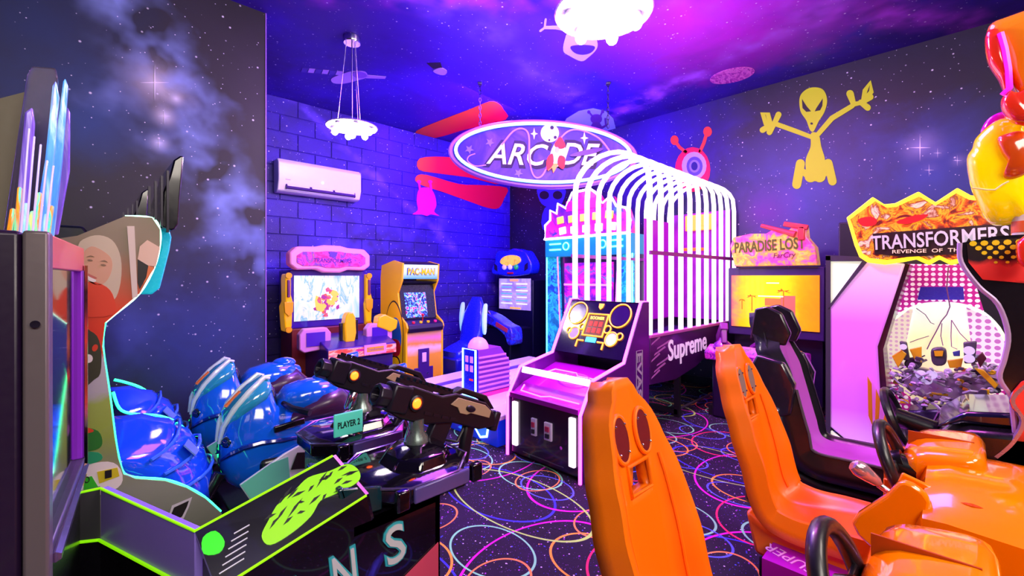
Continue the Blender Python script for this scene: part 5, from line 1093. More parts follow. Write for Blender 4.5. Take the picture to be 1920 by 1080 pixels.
for s, z in ((-.32, .45), (-.34, .3)):
    pn = obj('orange_panel', MB().box((s, .08, z), (.02, .2, .24 if z > .4 else .2)), mat('panel_orange_flat', '#e87818', .4), bc, bevel=.006)
    text('lettering', 'SP', mat('letters_rust', '#b82c10', .4), pn, frame((s - .0115, .08, z), (0, -1, 0), (0, 0, 1)), .09, .05, .001)

# ------------------------------------------------------------------ s-shaped divider panel and plastic toppers of the driving game
dv = thing('divider_panel', 'curved black divider panel with red clouds and yellow dots at the right edge', 'panel', (2.95, -.2, 0))
out = [(.21, 1.56), (.205, 1.47), (.15, 1.36), (.09, 1.28), (.06, 1.15), (.07, 1.04), (.085, .95), (.05, .87), (.045, .8), (.03, .6), (.04, .3), (.05, 0), (-.7, 0), (-.7, 1.6), (0.1, 1.585)]
dvp = obj('panel', MB().prism(out, 'x', -.02, .0), mat('divider_black', '#141018', .22, coat=.5), dv)
obj('edge_trim', MB().tube([(-.01, a, b) for a, b in [(v.x, v.y) for v in crom([(a, b, 0) for a, b in out[:10]], 4, False)]], .0125, 8), mat('trim_lilac', '#b8a0d0', .3, .2), dv, smooth=True)
obj('panel_print', MB().prism([(.19, 1.555), (.185, 1.47), (.14, 1.39), (-.1, 1.36), (-.66, 1.36), (-.66, 1.575), (.1, 1.57)], 'x', -.024, -.02), gradz('divider_art', [(0, '#16101a'), (.12, '#e8302c'), (.42, '#f0403c'), (.58, '#241820'), (1, '#2a2016')], 1.36, 1.575, .35, .3, nz=.35, nscale=9), dvp)
random.seed(3)
for r in range(5):
    for c in range(14):
        y_ = .17 - .035 * c - .017 * (r % 2); z_ = 1.555 - .022 * r
        if y_ > .2 - .02 * r: continue
        obj('yellow_dot', MB().cyl((-.024, y_, z_), (-.0265, y_, z_), .0125 - .0016 * r, 8), mat('dot_yellow', '#f0d818', .4), dvp)
dv2 = obj('lower_wing', MB().prism(smo([(.06, .86), (.02, .78), (.05, .68), (.1, .6), (.02, .5), (-.3, .5), (-.3, .98), (-.02, .98)], 3), 'x', -.05, -.03), gradz('wing_art', [(0, '#e8d020'), (.3, '#281c14'), (.5, '#f03c38'), (1, '#f04440')], .55, .95, .3, .3, nz=.2), dv)
obj('wing_trim', MB().tube([(-.04, v.x, v.y) for v in crom([(-.02, .98, 0), (.05, .87, 0), (.02, .78, 0), (.05, .68, 0), (.1, .6, 0)], 5, False)], .012, 6), mat('trim_silver', '#a898b8', .25, .7), dv, smooth=True)

tp = thing('plastic_topper', 'glossy red and orange moulded crest at the top right edge', 'ornament', (2.95, -.2, 1.6))
TO = LM(tp)
GOR = mat('gloss_orange', '#f88c10', .1, coat=1); GRD = mat('gloss_red', '#e83418', .1, coat=1); GYE = mat('gloss_yellow', '#ffe600', .1, coat=1, emit='#ffe000', es=.22)  # slight glow put into the yellow, though the shell is no lamp
def blob(nm, pts, x, th, m, par=tp, MM=None):
    """rounded moulded shape: outline seen from the room, swollen in depth"""
    q = [(MM or TO) @ W(p[0], p[1], x=x) for p in smo(pts, 4)]; c = sum(q, Vector()) / len(q); rings = []
    for k, (sc, dp) in enumerate(((.55, -1), (.86, -.8), (.98, -.35), (1, 0), (.98, .35), (.86, .8), (.55, 1))):
        rings.append([c + (p - c) * sc + Vector((dp * th, 0, 0)) for p in q])
    return obj(nm, MB().loft(rings), m, par, smooth=70)
blob('crest', [(1850, 60), (1862, 45), (1880, 38), (1925, 22), (1990, 0), (1990, 190), (1925, 200), (1905, 180), (1890, 150), (1868, 120), (1852, 90)], 2.95, .09, GOR)
blob('lobe', [(1846, 80), (1852, 60), (1870, 56), (1882, 80), (1890, 120), (1893, 160), (1885, 178), (1872, 150), (1852, 118)], 2.9, .06, GRD)
blob('lobe', [(1876, 190), (1890, 172), (1906, 176), (1940, 165), (1940, 230), (1912, 234), (1895, 228), (1880, 212)], 2.88, .06, GRD)
obj('pink_stripe', MB().tube([TO @ W(p[0], p[1], x=2.84) for p in ((1876, 62), (1884, 90), (1891, 130), (1893, 165), (1880, 178))], .012, 6), mat('stripe_magenta', '#f018c8', .3, emit='#f010c0', es=.6), tp, smooth=True)
obj('post', MB().cyl((.06, .0, -.3), (.06, .0, .5), .05), mat('post_cream', '#e8dcc0', .3), tp, smooth=True)
for k in range(4): obj('post_print', MB().cyl((.06, .0, -.18 + .09 * k), (.06, .0, -.13 + .09 * k), .0515), mat('print%d' % (k % 2), ('#e86428', '#2c2434')[k % 2], .35), tp, smooth=True)
ty = thing('yellow_shell', 'glossy yellow moulded shell above the divider panel', 'ornament', (2.99, -.05, 1.62))
TY = LM(ty)
blob('shell', [(1812, 300), (1822, 280), (1828, 262), (1850, 240), (1872, 226), (1900, 222), (1945, 225), (1945, 420), (1905, 420), (1870, 424), (1848, 412), (1832, 380), (1818, 345)], 3.05, .1, GYE, ty, TY)
blob('red_lobe', [(1868, 262), (1884, 252), (1915, 246), (1935, 260), (1930, 320), (1898, 338), (1880, 332), (1888, 308), (1876, 288)], 2.97, .06, mat('gloss_rust', '#d04c10', .1, coat=1), ty, TY)
blob('magenta_cap', [(1838, 250), (1850, 226), (1876, 212), (1900, 214), (1890, 232), (1860, 246)], 3.12, .05, mat('gloss_magenta', '#c010c8', .15, coat=1), ty, TY)
obj('seam', MB().tube([TY @ W(p[0], p[1], x=2.93) for p in ((1822, 352), (1850, 356), (1866, 356), (1880, 346), (1892, 340))], .004, 5), mat('seam_pale', '#fff0a0', .3), ty)
blob('red_flap', [(1904, 462), (1912, 448), (1935, 440), (1935, 500), (1910, 494)], 2.84, .05, GRD, tp)

# ------------------------------------------------------------------ space shooter: screen cabinet, pedestal, pods, guns
N_ = Vector((-.075, 1.40, 0)); Fa = Vector((-.0135, 2.11, 0))
ft = (Fa - N_).normalized(); fn = Vector((ft.y, -ft.x, 0))          # along the front, and out of it (+X)
sa = thing('space_shooter_cabinet', 'tall grey framed shooter screen cabinet with clear crystal marquee at the left edge', 'arcade machine', N_, math.atan2(ft.y, ft.x) - 0)
# local x runs along the front (towards the far side), local -y out of the front
FW_ = (Fa - N_).length
obj('body', MB().box((FW_ / 2, .3, .75), (FW_, .56, 1.5)), mat('shooter_purple', '#22102e', .35, coat=.2), sa, bevel=.01)
obj('near_edge', MB().box((.012, -.003, .75), (.05, .04, 1.5)), mat('frame_taupe', '#6c6266', .35, .3), sa, bevel=.006)
fg = gradz('frame_art', [(0, '#2cb0a0'), (.3, '#7c5cd0'), (.6, '#b070c0'), (1, '#e06a50')], 0, 1.5, .35, .3)
obj('frame_top', MB().box((FW_ / 2 + .02, 0, 1.46), (FW_ - .04, .03, .08)), fg, sa, bevel=.004)
obj('frame_side', MB().box((FW_ - .02, 0, 1.11), (.04, .03, .64)), mat('frame_violet', '#8c2cc8', .3, emit='#8020c0', es=.25), sa, bevel=.004)
obj('frame_side', MB().box((.06, 0, .75), (.05, .03, 1.42)), fg, sa, bevel=.004)
obj('frame_bottom', MB().box((FW_ / 2 + .02, -.004, .77), (FW_ - .04, .03, .04)), GRY, sa, bevel=.004)
obj('screen_glass', MB().box((FW_ / 2 + .02, .004, 1.1), (FW_ - .1, .012, .64)), mat('mirror_glass', '#2c2630', .03, .55, coat=1), sa)
obj('frame_rail', MB().tube([(FW_ - .03, -.02, .76), (.05, -.025, .76)], .012, 6), CHR, sa, smooth=True)
obj('frame_rail', MB().tube([(FW_ - .03, -.02, .76), (FW_ - .03, -.02, 1.44)], .008, 6), CHR, sa, smooth=True)
obj('lower_panel', MB().box((FW_ / 2, 0, .38), (FW_ - .02, .03, .7)), BLK, sa)
obj('side_sticker', MB().prism(smo([(.09, 1.28), (.13, 1.43), (.2, 1.45), (.5, 1.3), (.5, 1.2), (.14, 1.25)], 3), 'x', -.006, -.0), printed('sticker_art', [(0, '#1830c0'), (.4, '#d8e010'), (.6, '#80c820'), (1, '#20c0c0')], 20, .35), sa)
for z in (.42, 1.3): obj('screw', MB().cyl((-.016, -.003, z), (-.02, -.003, z), .008), CHR, sa)
# crystal marquee: upright clear shards with coloured streaks, standing in rows along the top
cryst = [mat('crystal_clear', '#b8a8c8', .08, 0, trans=.9), printed('crystal_blue', [(0, '#3c5cf0'), (.5, '#58a8ff'), (.7, '#b0e0ff'), (1, '#5030c8')], 5, .15, es=.55, stretch=(6, 6, .6)), printed('crystal_violet', [(0, '#4c2ca8'), (.5, '#8060d8'), (1, '#c8b0f0')], 6, .15, es=.3, stretch=(6, 6, .6)),
         printed('crystal_fire', [(0, '#f0d020'), (.4, '#f07820'), (.6, '#40d8b0'), (1, '#e8f040')], 8, .15, es=.7, stretch=(8, 8, 1))]
SL = LM(sa)
for _b in (cryst[0].node_tree.nodes['Principled BSDF'],): _b.inputs['IOR'].default_value = 1.12; _b.inputs['Specular IOR Level'].default_value = .2
def shard(pts, y, m, th=.018):
    return obj('crystal_shard', MB().slab([SL @ W(p[0], p[1], y=y) for p in pts], (th, 0, 0)), m, sa, bevel=.004)
shard([(4, 444), (50, 140), (60, 123), (104, 127), (108, 150), (96, 300), (88, 444)], 1.62, cryst[0])
shard([(60, 444), (84, 300), (98, 160), (104, 150), (110, 180), (100, 300), (90, 444)], 1.58, cryst[1])
shard([(80, 444), (104, 260), (118, 152), (122, 146), (127, 160), (116, 300), (100, 444)], 1.68, cryst[1])
shard([(92, 440), (112, 300), (126, 200), (131, 210), (130, 320), (108, 440)], 1.8, cryst[2])
shard([(24, 444), (46, 210), (60, 200), (64, 230), (48, 444)], 1.56, cryst[2])
for k, (a, b, h) in enumerate(((10, 20, 390), (24, 32, 350), (36, 44, 380), (48, 56, 395), (60, 70, 360), (74, 84, 400), (86, 92, 385))):
    shard([(a, 444), (a + 8, h), (b + 8, h), (b, 444)], 1.54, cryst[3 if k % 3 != 2 else 1])
for k, (a, h) in enumerate(((52, 240), (62, 255), (74, 270), (86, 300), (98, 310))):
    shard([(a - 16, 440), (a, h), (a + 4, h), (a - 11, 440)], 1.53, mat('crystal_white', '#d8c8f8', .15, coat=1, emit='#c0b0f0', es=.5), .006)
obj('marquee_back', MB().slab([SL @ W(p[0], p[1], y=1.72) for p in ((-60, 200), (48, 172), (30, 300), (10, 444), (-60, 444))], (.02, 0, 0)), mat('backing_olive', '#6c6450', .6), sa)

ped = thing('gun_pedestal', 'black gun pedestal with green edge lights and ALIENS lettering in the foreground', 'arcade machine', (.55, 1.8, 0))
PL = Matrix.Translation((-.55, -1.8, 0))
A_, B_, E_ = Vector((.04, 2.0, .7)), Vector((.22, 1.48, .7)), Vector((.6, 1.48, .80))
B2, E2 = Vector((.25, 1.36, .585)), Vector((.66, 1.36, .69)); E3 = Vector((.95, 1.36, .6)); E4 = Vector((.95, 1.48, .6))
def pp(nm, pts, th, m, par=ped, **k): return obj(nm, MB().slab([PL @ Vector(p) for p in pts], th), m, par, **k)
pp('back_panel', [A_, B_, B_ - Vector((0, 0, .16)), A_ - Vector((0, 0, .17))], (.02, .007, 0), mat('panel_violet_satin', '#9880e8', .4), bevel=.003)
pp('back_panel', [A_ - Vector((0, 0, .17)), B_ - Vector((0, 0, .16)), (B2.x, B2.y + .05, 0), (A_.x, A_.y, 0)], (.02, .007, 0), mat('ped_black', '#0e0a14', .25, coat=.5))
pp('link_panel', [A_, (-.03, 2.0, .7), (-.03, 2.0, .55), A_ - Vector((0, 0, .17))], (0, .02, 0), mat('ped_grey', '#3c3a40', .4))
pp('link_panel', [(-.03, 2.0, .55), A_ - Vector((0, 0, .17)), (A_.x, A_.y, 0), (-.03, 2.0, 0)], (0, .02, 0), mat('ped_black', '#0e0a14', .25))
gp = pp('graphic_panel', [B_, E_, E2, B2], (0, .02, -.01), printed('graphic_dark', [(0, '#08060e'), (.5, '#0c0a18'), (.75, '#141030'), (1, '#0a2030')], 5, .25, coat=.6))
# green splatter print lying on the sloping panel
Mg = frame(B2, (E2 - B2), (B_ - B2))
Mi = PL @ Mg
gw = (E2 - B2).length
def gpoly(nm, pts, m, h=.003): obj(nm, MB().slab([Mi @ Vector((a, b, .0012)) for a, b in pts], Mi.to_3x3() @ Vector((0, 0, h))), m, gp)
spl = mat('splat_green', '#8cdc10', .35, emit='#7cd800', es=.35); sdk = mat('splat_dark', '#0c140c', .4)
gpoly('green_splash', smo([(.14, .025), (.2, .022), (.26, .035), (.3, .06), (.34, .055), (.42, .05), (.44, .08), (.42, .12), (.36, .13), (.3, .145), (.25, .13), (.2, .12), (.16, .09), (.13, .06)], 4), spl)
random.seed(5)
for k in range(26):
    a = random.uniform(.15, .4); b = random.uniform(.05, .12); L_ = random.uniform(.02, .06); d = random.uniform(-.4, .7)
    gpoly('dark_streak', [(a, b), (a + L_ * .5, b + L_ * .5 * math.sin(d) + .006), (a + L_, b + L_ * math.sin(d)), (a + L_ * .5, b + L_ * .5 * math.sin(d) - .003)], sdk, .004)
for k in range(6): gpoly('white_tick', [(.015 + .012 * k, .03 + .015 * k), (.075 + .008 * k, .03 + .015 * k), (.075 + .008 * k, .033 + .015 * k), (.015 + .012 * k, .033 + .015 * k)], mat('tick_white', '#d8e0e8', .4))
gpoly('green_patch', smo([(-.0, .1), (.03, .08), (.05, .1), (.04, .14), (.01, .14)], 3), mat('patch_green', '#30e020', .35, emit='#28d818', es=.5))
pp('wedge_end', [E_, E2, (.68, 1.36, .59), (.62, 1.48, .59)], (.012, .004, 0), mat('ped_black', '#0e0a14', .25))
pp('pod_shelf', [(.62, 1.36, .6), (.95, 1.36, .6), (.95, 2.3, .6), (.76, 2.3, .6), (.76, 1.7, .6), (.62, 1.6, .6)], (0, 0, -.03), mat('ped_black', '#0e0a14', .25))
pp('side_panel', [B2, E2, (.68, 1.36, .6), E3, (.95, 1.36, 0), (-.2, 1.36, 0), (-.2, 1.36, .3), (.1, 1.36, .5)], (0, .02, 0), printed('side_space', [(0, '#0a060c'), (.5, '#120814'), (.7, '#1a0c1c'), (.85, '#3028a0'), (1, '#5040e0')], 2.2, .2, coat=.7))
for k, ch in enumerate('ALIENS'):
    xx = -.117 + .176 * k + .0
    text('letter_outline', ch, mat('letter_teal', '#2c8c98', .35, emit='#20808c', es=.3), ped, PL @ frame((xx + .0, 1.357, .40 + .018 * k), (1, 0, .1), (0, 0, 1)), .085, .145, .002, 0, .03)
    text('lettering', ch, mat('letter_silver', '#c8c8d0', .35), ped, PL @ frame((xx, 1.353, .40 + .018 * k), (1, 0, .1), (0, 0, 1)), .07, .13, .003, 0, .005)
pp('side_decal', [(.8, 1.358, .2), (.94, 1.358, .28), (.94, 1.358, .42), (.8, 1.358, .36)], (0, -.003, 0), mat('decal_rose', '#d84c6c', .4))
pp('end_panel', [E3, E4, (.95, 2.3, .6), (.95, 2.3, 0), (.95, 1.36, 0)], (-.02, 0, 0), mat('ped_black', '#0e0a14', .25))
pp('deck', [(.24, 1.5, .18), (.94, 1.5, .18), (.94, 2.3, .18), (.06, 2.3, .18), (.06, 2.02, .18)], (0, 0, -.02), BLKM)
pp('pod_column', [(.74, 1.42, .57), (.92, 1.42, .57), (.92, 2.26, .57), (.78, 2.26, .57), (.78, 1.7, .57), (.7, 1.6, .57)], (0, 0, -.57), mat('ped_black', '#0e0a14', .25))
def line(nm, pts, r=.0042, m=LIME): obj(nm, MB().tube([PL @ Vector(p) for p in pts], r, 6), m, ped, smooth=True)
line('edge_light', [(-.03, 2.0, .703), A_, B_, E_]); line('edge_light', [B2 + Vector((0, -.003, 0)), E2 + Vector((0, -.003, 0))]); line('edge_light', [(-.03, 1.998, .548), A_ - Vector((.003, .002, .17)), B_ - Vector((.004, .002, .16))], .005)

# gun pods
GLS = mat('pod_black', '#0d0a14', .08, coat=1); TEAL = mat('pod_teal', '#12303a', .1, coat=1)
def pod(label, x, y, z, arms):
    t = thing('gun_pod', label, 'gun mount', (x, y, z), -PI / 2)
    def oct_(rx, ry, z_, ox=0, oy=0, ch=.45):
        return [Vector((ox + a * rx, oy + b * ry, z_)) for a, b in ((-1, -ch), (-ch, -1), (ch, -1), (1, -ch), (1, ch), (ch, 1), (-ch, 1), (-1, ch))]
    obj('base', MB().loft([oct_(.17, .19, -.068), oct_(.205, .225, -.04), oct_(.205, .225, .01), oct_(.17, .19, .025)]), GLS, t, bevel=.008)
    obj('hump', MB().loft([oct_(.13, .13, .02, .02, .03), oct_(.11, .11, .06, .02, .04), oct_(.07, .07, .08, .0, .05)]), GLS, t, bevel=.008)
    obj('side_plate', MB().box((.205, .03, -.018), (.02, .24, .055)), mat('pod_violet', '#54488c', .2, coat=.6), t, bevel=.006)
    for s in (-1, 1): obj('clasp', MB().box((.2, .03 + s * .16, -.02), (.03, .05, .07)), GLS, t, bevel=.008)
    obj('trim_edge', MB().tube([v + Vector((0, 0, .002)) for v in oct_(.206, .226, .01)], .005, 5, True), mat('pod_edge', '#8878a0', .2, .8), t, smooth=True)
    obj('swivel', MB().lathe([(.05, .07), (.045, .1), (.03, .12), (.03, .17)], (0, .05, 0), 16), mat('swivel_steel', '#7c8c88', .25, .7), t, smooth=True)
    obj('cable_cover', MB().tube([(-.04, .14, .06), (-.06, .18, .1), (-.02, .14, .15)], .015, 8), BLK, t, smooth=True)
    if arms:
        for sx in (0, 1):
            x0 = .12 - .26 * sx
            obj('tray_wall', MB().slab([Vector((x0, -.17, -.06)), Vector((x0, -.29, -.05)), Vector((x0, -.32, .06)), Vector((x0, -.17, .02))], (.02, 0, 0)), TEAL, t, bevel=.006)
        obj('tray_front', MB().box((0, -.3, .005), (.28, .02, .11), (.25, 0, 0)), TEAL, t, bevel=.006)
        obj('tray_floor', MB().slab([Vector((-.14, -.17, -.055)), Vector((.13, -.17, -.055)), Vector((.13, -.29, -.045)), Vector((-.14, -.29, -.045))], (0, 0, .015)), GLS, t)
        obj('tray_light', MB().box((.142, -.25, -.005), (.006, .045, .035)), mat('tray_green', '#28c060', .3, emit='#18c050', es=.8), t)
    return t
p1 = pod('glossy black gun pod at the near end of the pedestal', 0.90, 1.52, .668, True)
p2 = pod('glossy black gun pod with the PLAYER 2 plate', 0.93, 2.06, .668, False)
M2 = LM(p2)
np_ = obj('player_plate', MB().box(M2 @ Vector((.84, 1.9, .755)), (.012, .13, .1)), mat('plate_mint', '#58c8b0', .35, emit='#40b8a0', es=.4), p2, bevel=.004)
text('lettering', 'PLAYER 2', mat('plate_ink', '#0c2420', .4), np_, M2 @ frame((.84, 1.8925, .755), (1, 0, 0), (0, 0, 1)), .1, .028, .001, 0, .02)
GUN = mat('gun_black', '#14101c', .38, .2); GUN2 = mat('gun_dark_edge', '#241e2e', .3, .4); TAN = mat('gun_tan_panel', '#a88a70', .5)
def rifle(label, loc, pitch):
    t = thing('pulse_rifle', label, 'toy gun', loc, -PI / 2)
    t.rotation_euler = (pitch, 0, -PI / 2)                # muzzle along local -y
    obj('receiver', MB().prism([(-.28, -.05), (-.28, .045), (-.2, .06), (-.05, .05), (.02, .075), (.2, .07), (.27, .03), (.3, -.02), (.2, -.05), (.05, -.045), (-.1, -.075), (-.22, -.07)], 'x', -.032, .032), GUN, t, bevel=.008)
    obj('muzzle', MB().lathe([(.04, 0), (.045, .01), (.045, .05), (.03, .055), (.018, .01)], (0, -.28, -.005), 8, (PI / 2, 0, 0)), GUN2, t, bevel=.004)
    obj('shroud', MB().box((0, -.24, .0), (.08, .09, .11)), GUN2, t, bevel=.012)
    obj('top_rail', MB().box((0, -.12, .066), (.03, .28, .018)), GUN2, t)
    for k in range(9): obj('rail_tooth', MB().box((0, -.24 + .03 * k, .08), (.03, .014, .014)), GUN2, t)
    obj('carry_handle', MB().prism([(.0, .07), (.05, .105), (.2, .1), (.27, .05), (.24, .045), (.18, .075), (.06, .08), (.03, .065)], 'x', -.022, .022), GUN, t, bevel=.006)
    for s in (-1, 1):
        tp_ = obj('tan_panel', MB().prism([(-.0, .025), (.03, .06), (.19, .058), (.235, .04), (.235, .008), (.12, .01), (.1, .0), (.06, .0), (.04, .02)], 'x', s * .034 - .004, s * .034 + .004), TAN, t, bevel=.002)
        obj('selector', MB().ell((s * .04, .11, .028), (.008, .028, .014), 10, 8), GUN2, tp_, smooth=True)
        obj('ring_light', MB().lathe([(.03, 0), (.032, .01), (.024, .014), (.02, .008)], (s * .032, -.17, .0), 16, (0, s * PI / 2, 0)), GUN2, t, smooth=True)
        obj('amber_light', MB().ell((s * .042, -.17, 0), (.008, .02, .02), 12, 8), mat('gun_lamp', '#ff9030', .3, emit='#ff5010', es=6), t, smooth=True)
        for k in range(4): obj('side_groove', MB().box((s * .033, -.1 + .045 * k, -.03), (.004, .03, .012)), GUN2, t)
    obj('flashlight', MB().lathe([(.02, 0), (.024, .01), (.024, .09), (.016, .1)], (0, -.12, -.16), 14), CHR, t, smooth=True)
    obj('magazine', MB().box((0, .0, -.11), (.04, .09, .16), (-.12, 0, 0)), GUN2, t, bevel=.008)
    obj('trigger_guard', MB().tube([(0, .04, -.05), (0, .05, -.12), (0, .12, -.12), (0, .14, -.05)], .007, 6), GUN, t, smooth=True)
    obj('grip', MB().box((0, .17, -.12), (.036, .055, .17), (.15, 0, 0)), GUN, t, bevel=.012)
    obj('stock_pad', MB().box((0, .3, .0), (.05, .04, .09)), GUN2, t, bevel=.01)
    return t
rifle('dark pulse rifle nearest the camera with glowing amber light on the near pod', (1.09, 1.53, .845), -.38)
rifle('dark pulse rifle further back with amber light above the PLAYER 2 plate', (1.08, 2.06, .87), -.38)

# ------------------------------------------------------------------ motorcycle racing game: side panels, blue cowls
mg = thing('motorcycle_game', 'motorcycle racing cabinet with photo printed side panel and glowing green edge', 'arcade machine', (-.3, 3.2, 0))
MG = Matrix.Translation((.3, -3.2, 0))
YP = 2.35
edge_px = [(235, 405), (285, 408), (300, 430), (300, 460), (290, 500), (262, 550), (215, 590), (197, 605), (192, 650), (205, 740), (215, 820), (222, 860), (232, 890), (255, 898), (310, 902), (350, 915), (385, 935), (415, 962)]
edge = [W(a, b, y=YP) for a, b in edge_px]
outl = [Vector((-.75, YP, 1.2)), Vector((-.6, YP, 1.4)), W(145, 442, y=YP)] + edge + [Vector((.5, YP, .2)), Vector((.5, YP, 0)), Vector((-.75, YP, 0))]
art = gradz('moto_art', [(0, '#6c7060'), (.18, '#8c9080'), (.28, '#8a9060'), (.34, '#94a83c'), (.44, '#a0b450'), (.46, '#b8b4b8'), (.56, '#c4bec4'), (.585, '#e0341c'), (.68, '#e4421c'), (.78, '#b06848'), (.86, '#8c7c64'), (1, '#8c8068')], .3, 1.7, .4, .25, nz=.06, nscale=5)
sp_ = obj('side_panel', MB().slab([MG @ p for p in outl], (0, .035, 0)), art, mg)
def mart(nm, pts, m, k=0, sm=3):
    pts = smo(pts, sm) if sm else pts
    return obj(nm, MB().slab([MG @ (W(a, b, y=YP) + Vector((0, -.0008, 0))) for a, b in pts], (0, -.0015 - .0012 * k, 0)), m, sp_)
skin = mat('print_skin', '#d8a484', .45); hair = mat('print_hair', '#cfc0a4', .45); hair2 = mat('print_hair_dark', '#8a6c50', .45); pblk = mat('print_black', '#1c1818', .45)
mart('portrait_print', [(146, 462), (162, 446), (186, 441), (210, 450), (224, 474), (228, 505), (224, 540), (214, 562), (200, 560), (160, 545), (146, 520)], hair)
mart('portrait_print', [(152, 490), (158, 472), (172, 462), (192, 470), (208, 484), (210, 504), (202, 524), (188, 534), (170, 530), (156, 514)], skin, 1)
mart('portrait_print', [(150, 540), (170, 528), (200, 538), (214, 560), (212, 590), (150, 590)], mat('print_red', '#e2411e', .45), 1)
for a, b, rx, ry in ((169, 488, 5, 1.8), (194, 497, 5, 1.8)): mart('eye_print', ellp(a, b, rx, ry, .15), hair2, 3, 0)
mart('mouth_print', [(158, 512), (168, 519), (180, 525), (176, 529), (164, 524)], mat('print_white', '#f0e8e0', .4), 3); mart('brow_print', [(162, 482), (170, 479), (177, 482), (170, 481)], hair2, 3); mart('brow_print', [(188, 490), (196, 488), (202, 492), (195, 490)], hair2, 3); mart('lip_print', [(160, 510), (170, 515), (182, 521), (176, 523), (164, 517)], mat('print_rose', '#c06858', .45), 2)
mart('flagpole_print', [(238, 424), (252, 424), (258, 556), (248, 560)], mat('print_pole', '#dccdc0', .45), 1, 0)
mart('flag_print', [(262, 462), (276, 450), (300, 464), (292, 500), (278, 498), (258, 486)], mat('print_flag', '#e0c0a8', .45), 1, 0); mart('flag_print', [(258, 486), (278, 498), (274, 520), (262, 542), (258, 530)], pblk, 1, 0)
mart('flag_print', [(278, 498), (290, 502), (268, 534), (272, 518)], mat('print_flag2', '#e07840', .45), 1, 0)
mart('rider_print', [(150, 592), (158, 596), (164, 616), (182, 630), (190, 660), (188, 700), (176, 712), (160, 726), (150, 728), (146, 700)], mat('print_rider', '#3a3c22', .45), 1)
mart('rider_print', [(146, 600), (154, 588), (160, 600), (156, 616), (148, 616)], mat('print_lime', '#6cb418', .45), 2); mart('rider_print', ellp(166, 672, 8, 8), mat('print_white', '#f0e8e0', .4), 2, 0)
mart('rider_print', [(150, 680), (154, 690), (152, 728), (149, 728)], mat('print_yellow', '#d8c820', .45), 2); mart('rider_print', ellp(178, 652, 5, 7, .5), mat('print_red', '#e2411e', .45), 2, 0)
mart('helmet_print', [(140, 812), (160, 802), (184, 808), (192, 826), (186, 840), (160, 846), (142, 844)], mat('print_green', '#2c7c28', .45), 1); mart('helmet_print', [(148, 806), (166, 802), (176, 808), (160, 812)], mat('print_red', '#e2411e', .45), 2)
mart('kart_print', [(140, 880), (190, 866), (220, 872), (230, 900), (210, 920), (150, 935), (138, 920)], mat('print_white', '#f0e8e0', .4), 1); mart('kart_print', [(144, 850), (184, 848), (190, 862), (150, 872)], mat('print_teal', '#28a068', .45), 2)
mart('kart_print', [(140, 900), (172, 892), (184, 912), (150, 926)], mat('print_green_bright', '#38c828', .45), 2, 0); mart('kart_print', [(182, 884), (220, 876), (224, 892), (186, 906)], mat('print_yellow', '#d8c820', .45), 2, 0)
text('race_number', '1', pblk, sp_, MG @ frame(W(203, 888, y=YP) + Vector((0, -.006, 0)), (1, 0, 0), (.1, 0, 1)), .02, .03, .001)
cA = W(158, 900, y=YP); text('print_lettering', 'GO', pblk, sp_, MG @ frame(cA + Vector((0, -.006, 0)), (1, 0, .1), (0, 0, 1)), .03, .025, .001)
mart('handle_frame', [(314, 974), (322, 948), (360, 932), (354, 950), (344, 972), (330, 976)], mat('handle_pale', '#c8c4c8', .4), 1, 0); mart('handle_hole', [(318, 971), (326, 951), (354, 938), (350, 950), (341, 968), (330, 973)], pblk, 2, 0)
obj('edge_light', MB().tube([MG @ (p + Vector((0, .0175, 0))) for p in crom(edge[7:], 4, False)], .0055, 6), LEDG, mg, smooth=True)
obj('edge_light', MB().tube([MG @ (p + Vector((0, .0175, 0))) for p in crom(edge[:8], 4, False)], .005, 6), mat('led_mint', '#d0ffe8', .4, emit='#a0f8d0', es=3), mg, smooth=True)
# far side panel and the housing between
YF = 3.95
obj('side_panel', MB().slab([MG @ Vector((p.x, YF, p.z)) for p in outl], (0, .035, 0)), art, mg)
dvl = crom([W(a, b, y=3.12) for a, b in ((212, 735), (224, 766), (250, 776), (300, 780), (335, 795), (370, 830), (392, 870), (398, 900))], 4, False)
obj('divider', MB().slab([MG @ p for p in dvl] + [MG @ Vector((.5, 3.12, 0.08)), MG @ Vector((-.1, 3.12, .08)), MG @ Vector((-.1, 3.12, .9))], (0, .03, 0)), BLK, mg)
obj('edge_light', MB().tube([MG @ p for p in dvl], .0065, 6), LEDG, mg, smooth=True)
obj('edge_light', MB().tube([MG @ p for p in crom([W(a, b, y=3.85) for a, b in ((214, 712), (232, 716), (262, 726), (290, 745), (308, 768), (316, 790))], 4, False)], .008, 6), LEDG, mg, smooth=True)
obj('screen_housing', MB().prism([(-.45, 0), (-.45, 1.5), (-.3, 1.6), (.3, 1.6), (.36, 1.5), (.34, 1.3), (.3, 1.2), (.3, .0)], 'y', -.8, .74), mat('housing_dark', '#101820', .3, coat=.4), mg, bevel=.01)
ht = [(300, 432), (318, 432), (322, 445), (318, 470), (308, 510), (300, 540), (285, 552), (262, 552), (290, 500), (302, 465)]
obj('screen_bezel', MB().slab([MG @ W(a, b, y=2.5) for a, b in ht], (0, .55, 0)), mat('bezel_cyan', '#20b8c8', .25, emit='#10a8c0', es=.5, coat=.5), mg, bevel=.006)
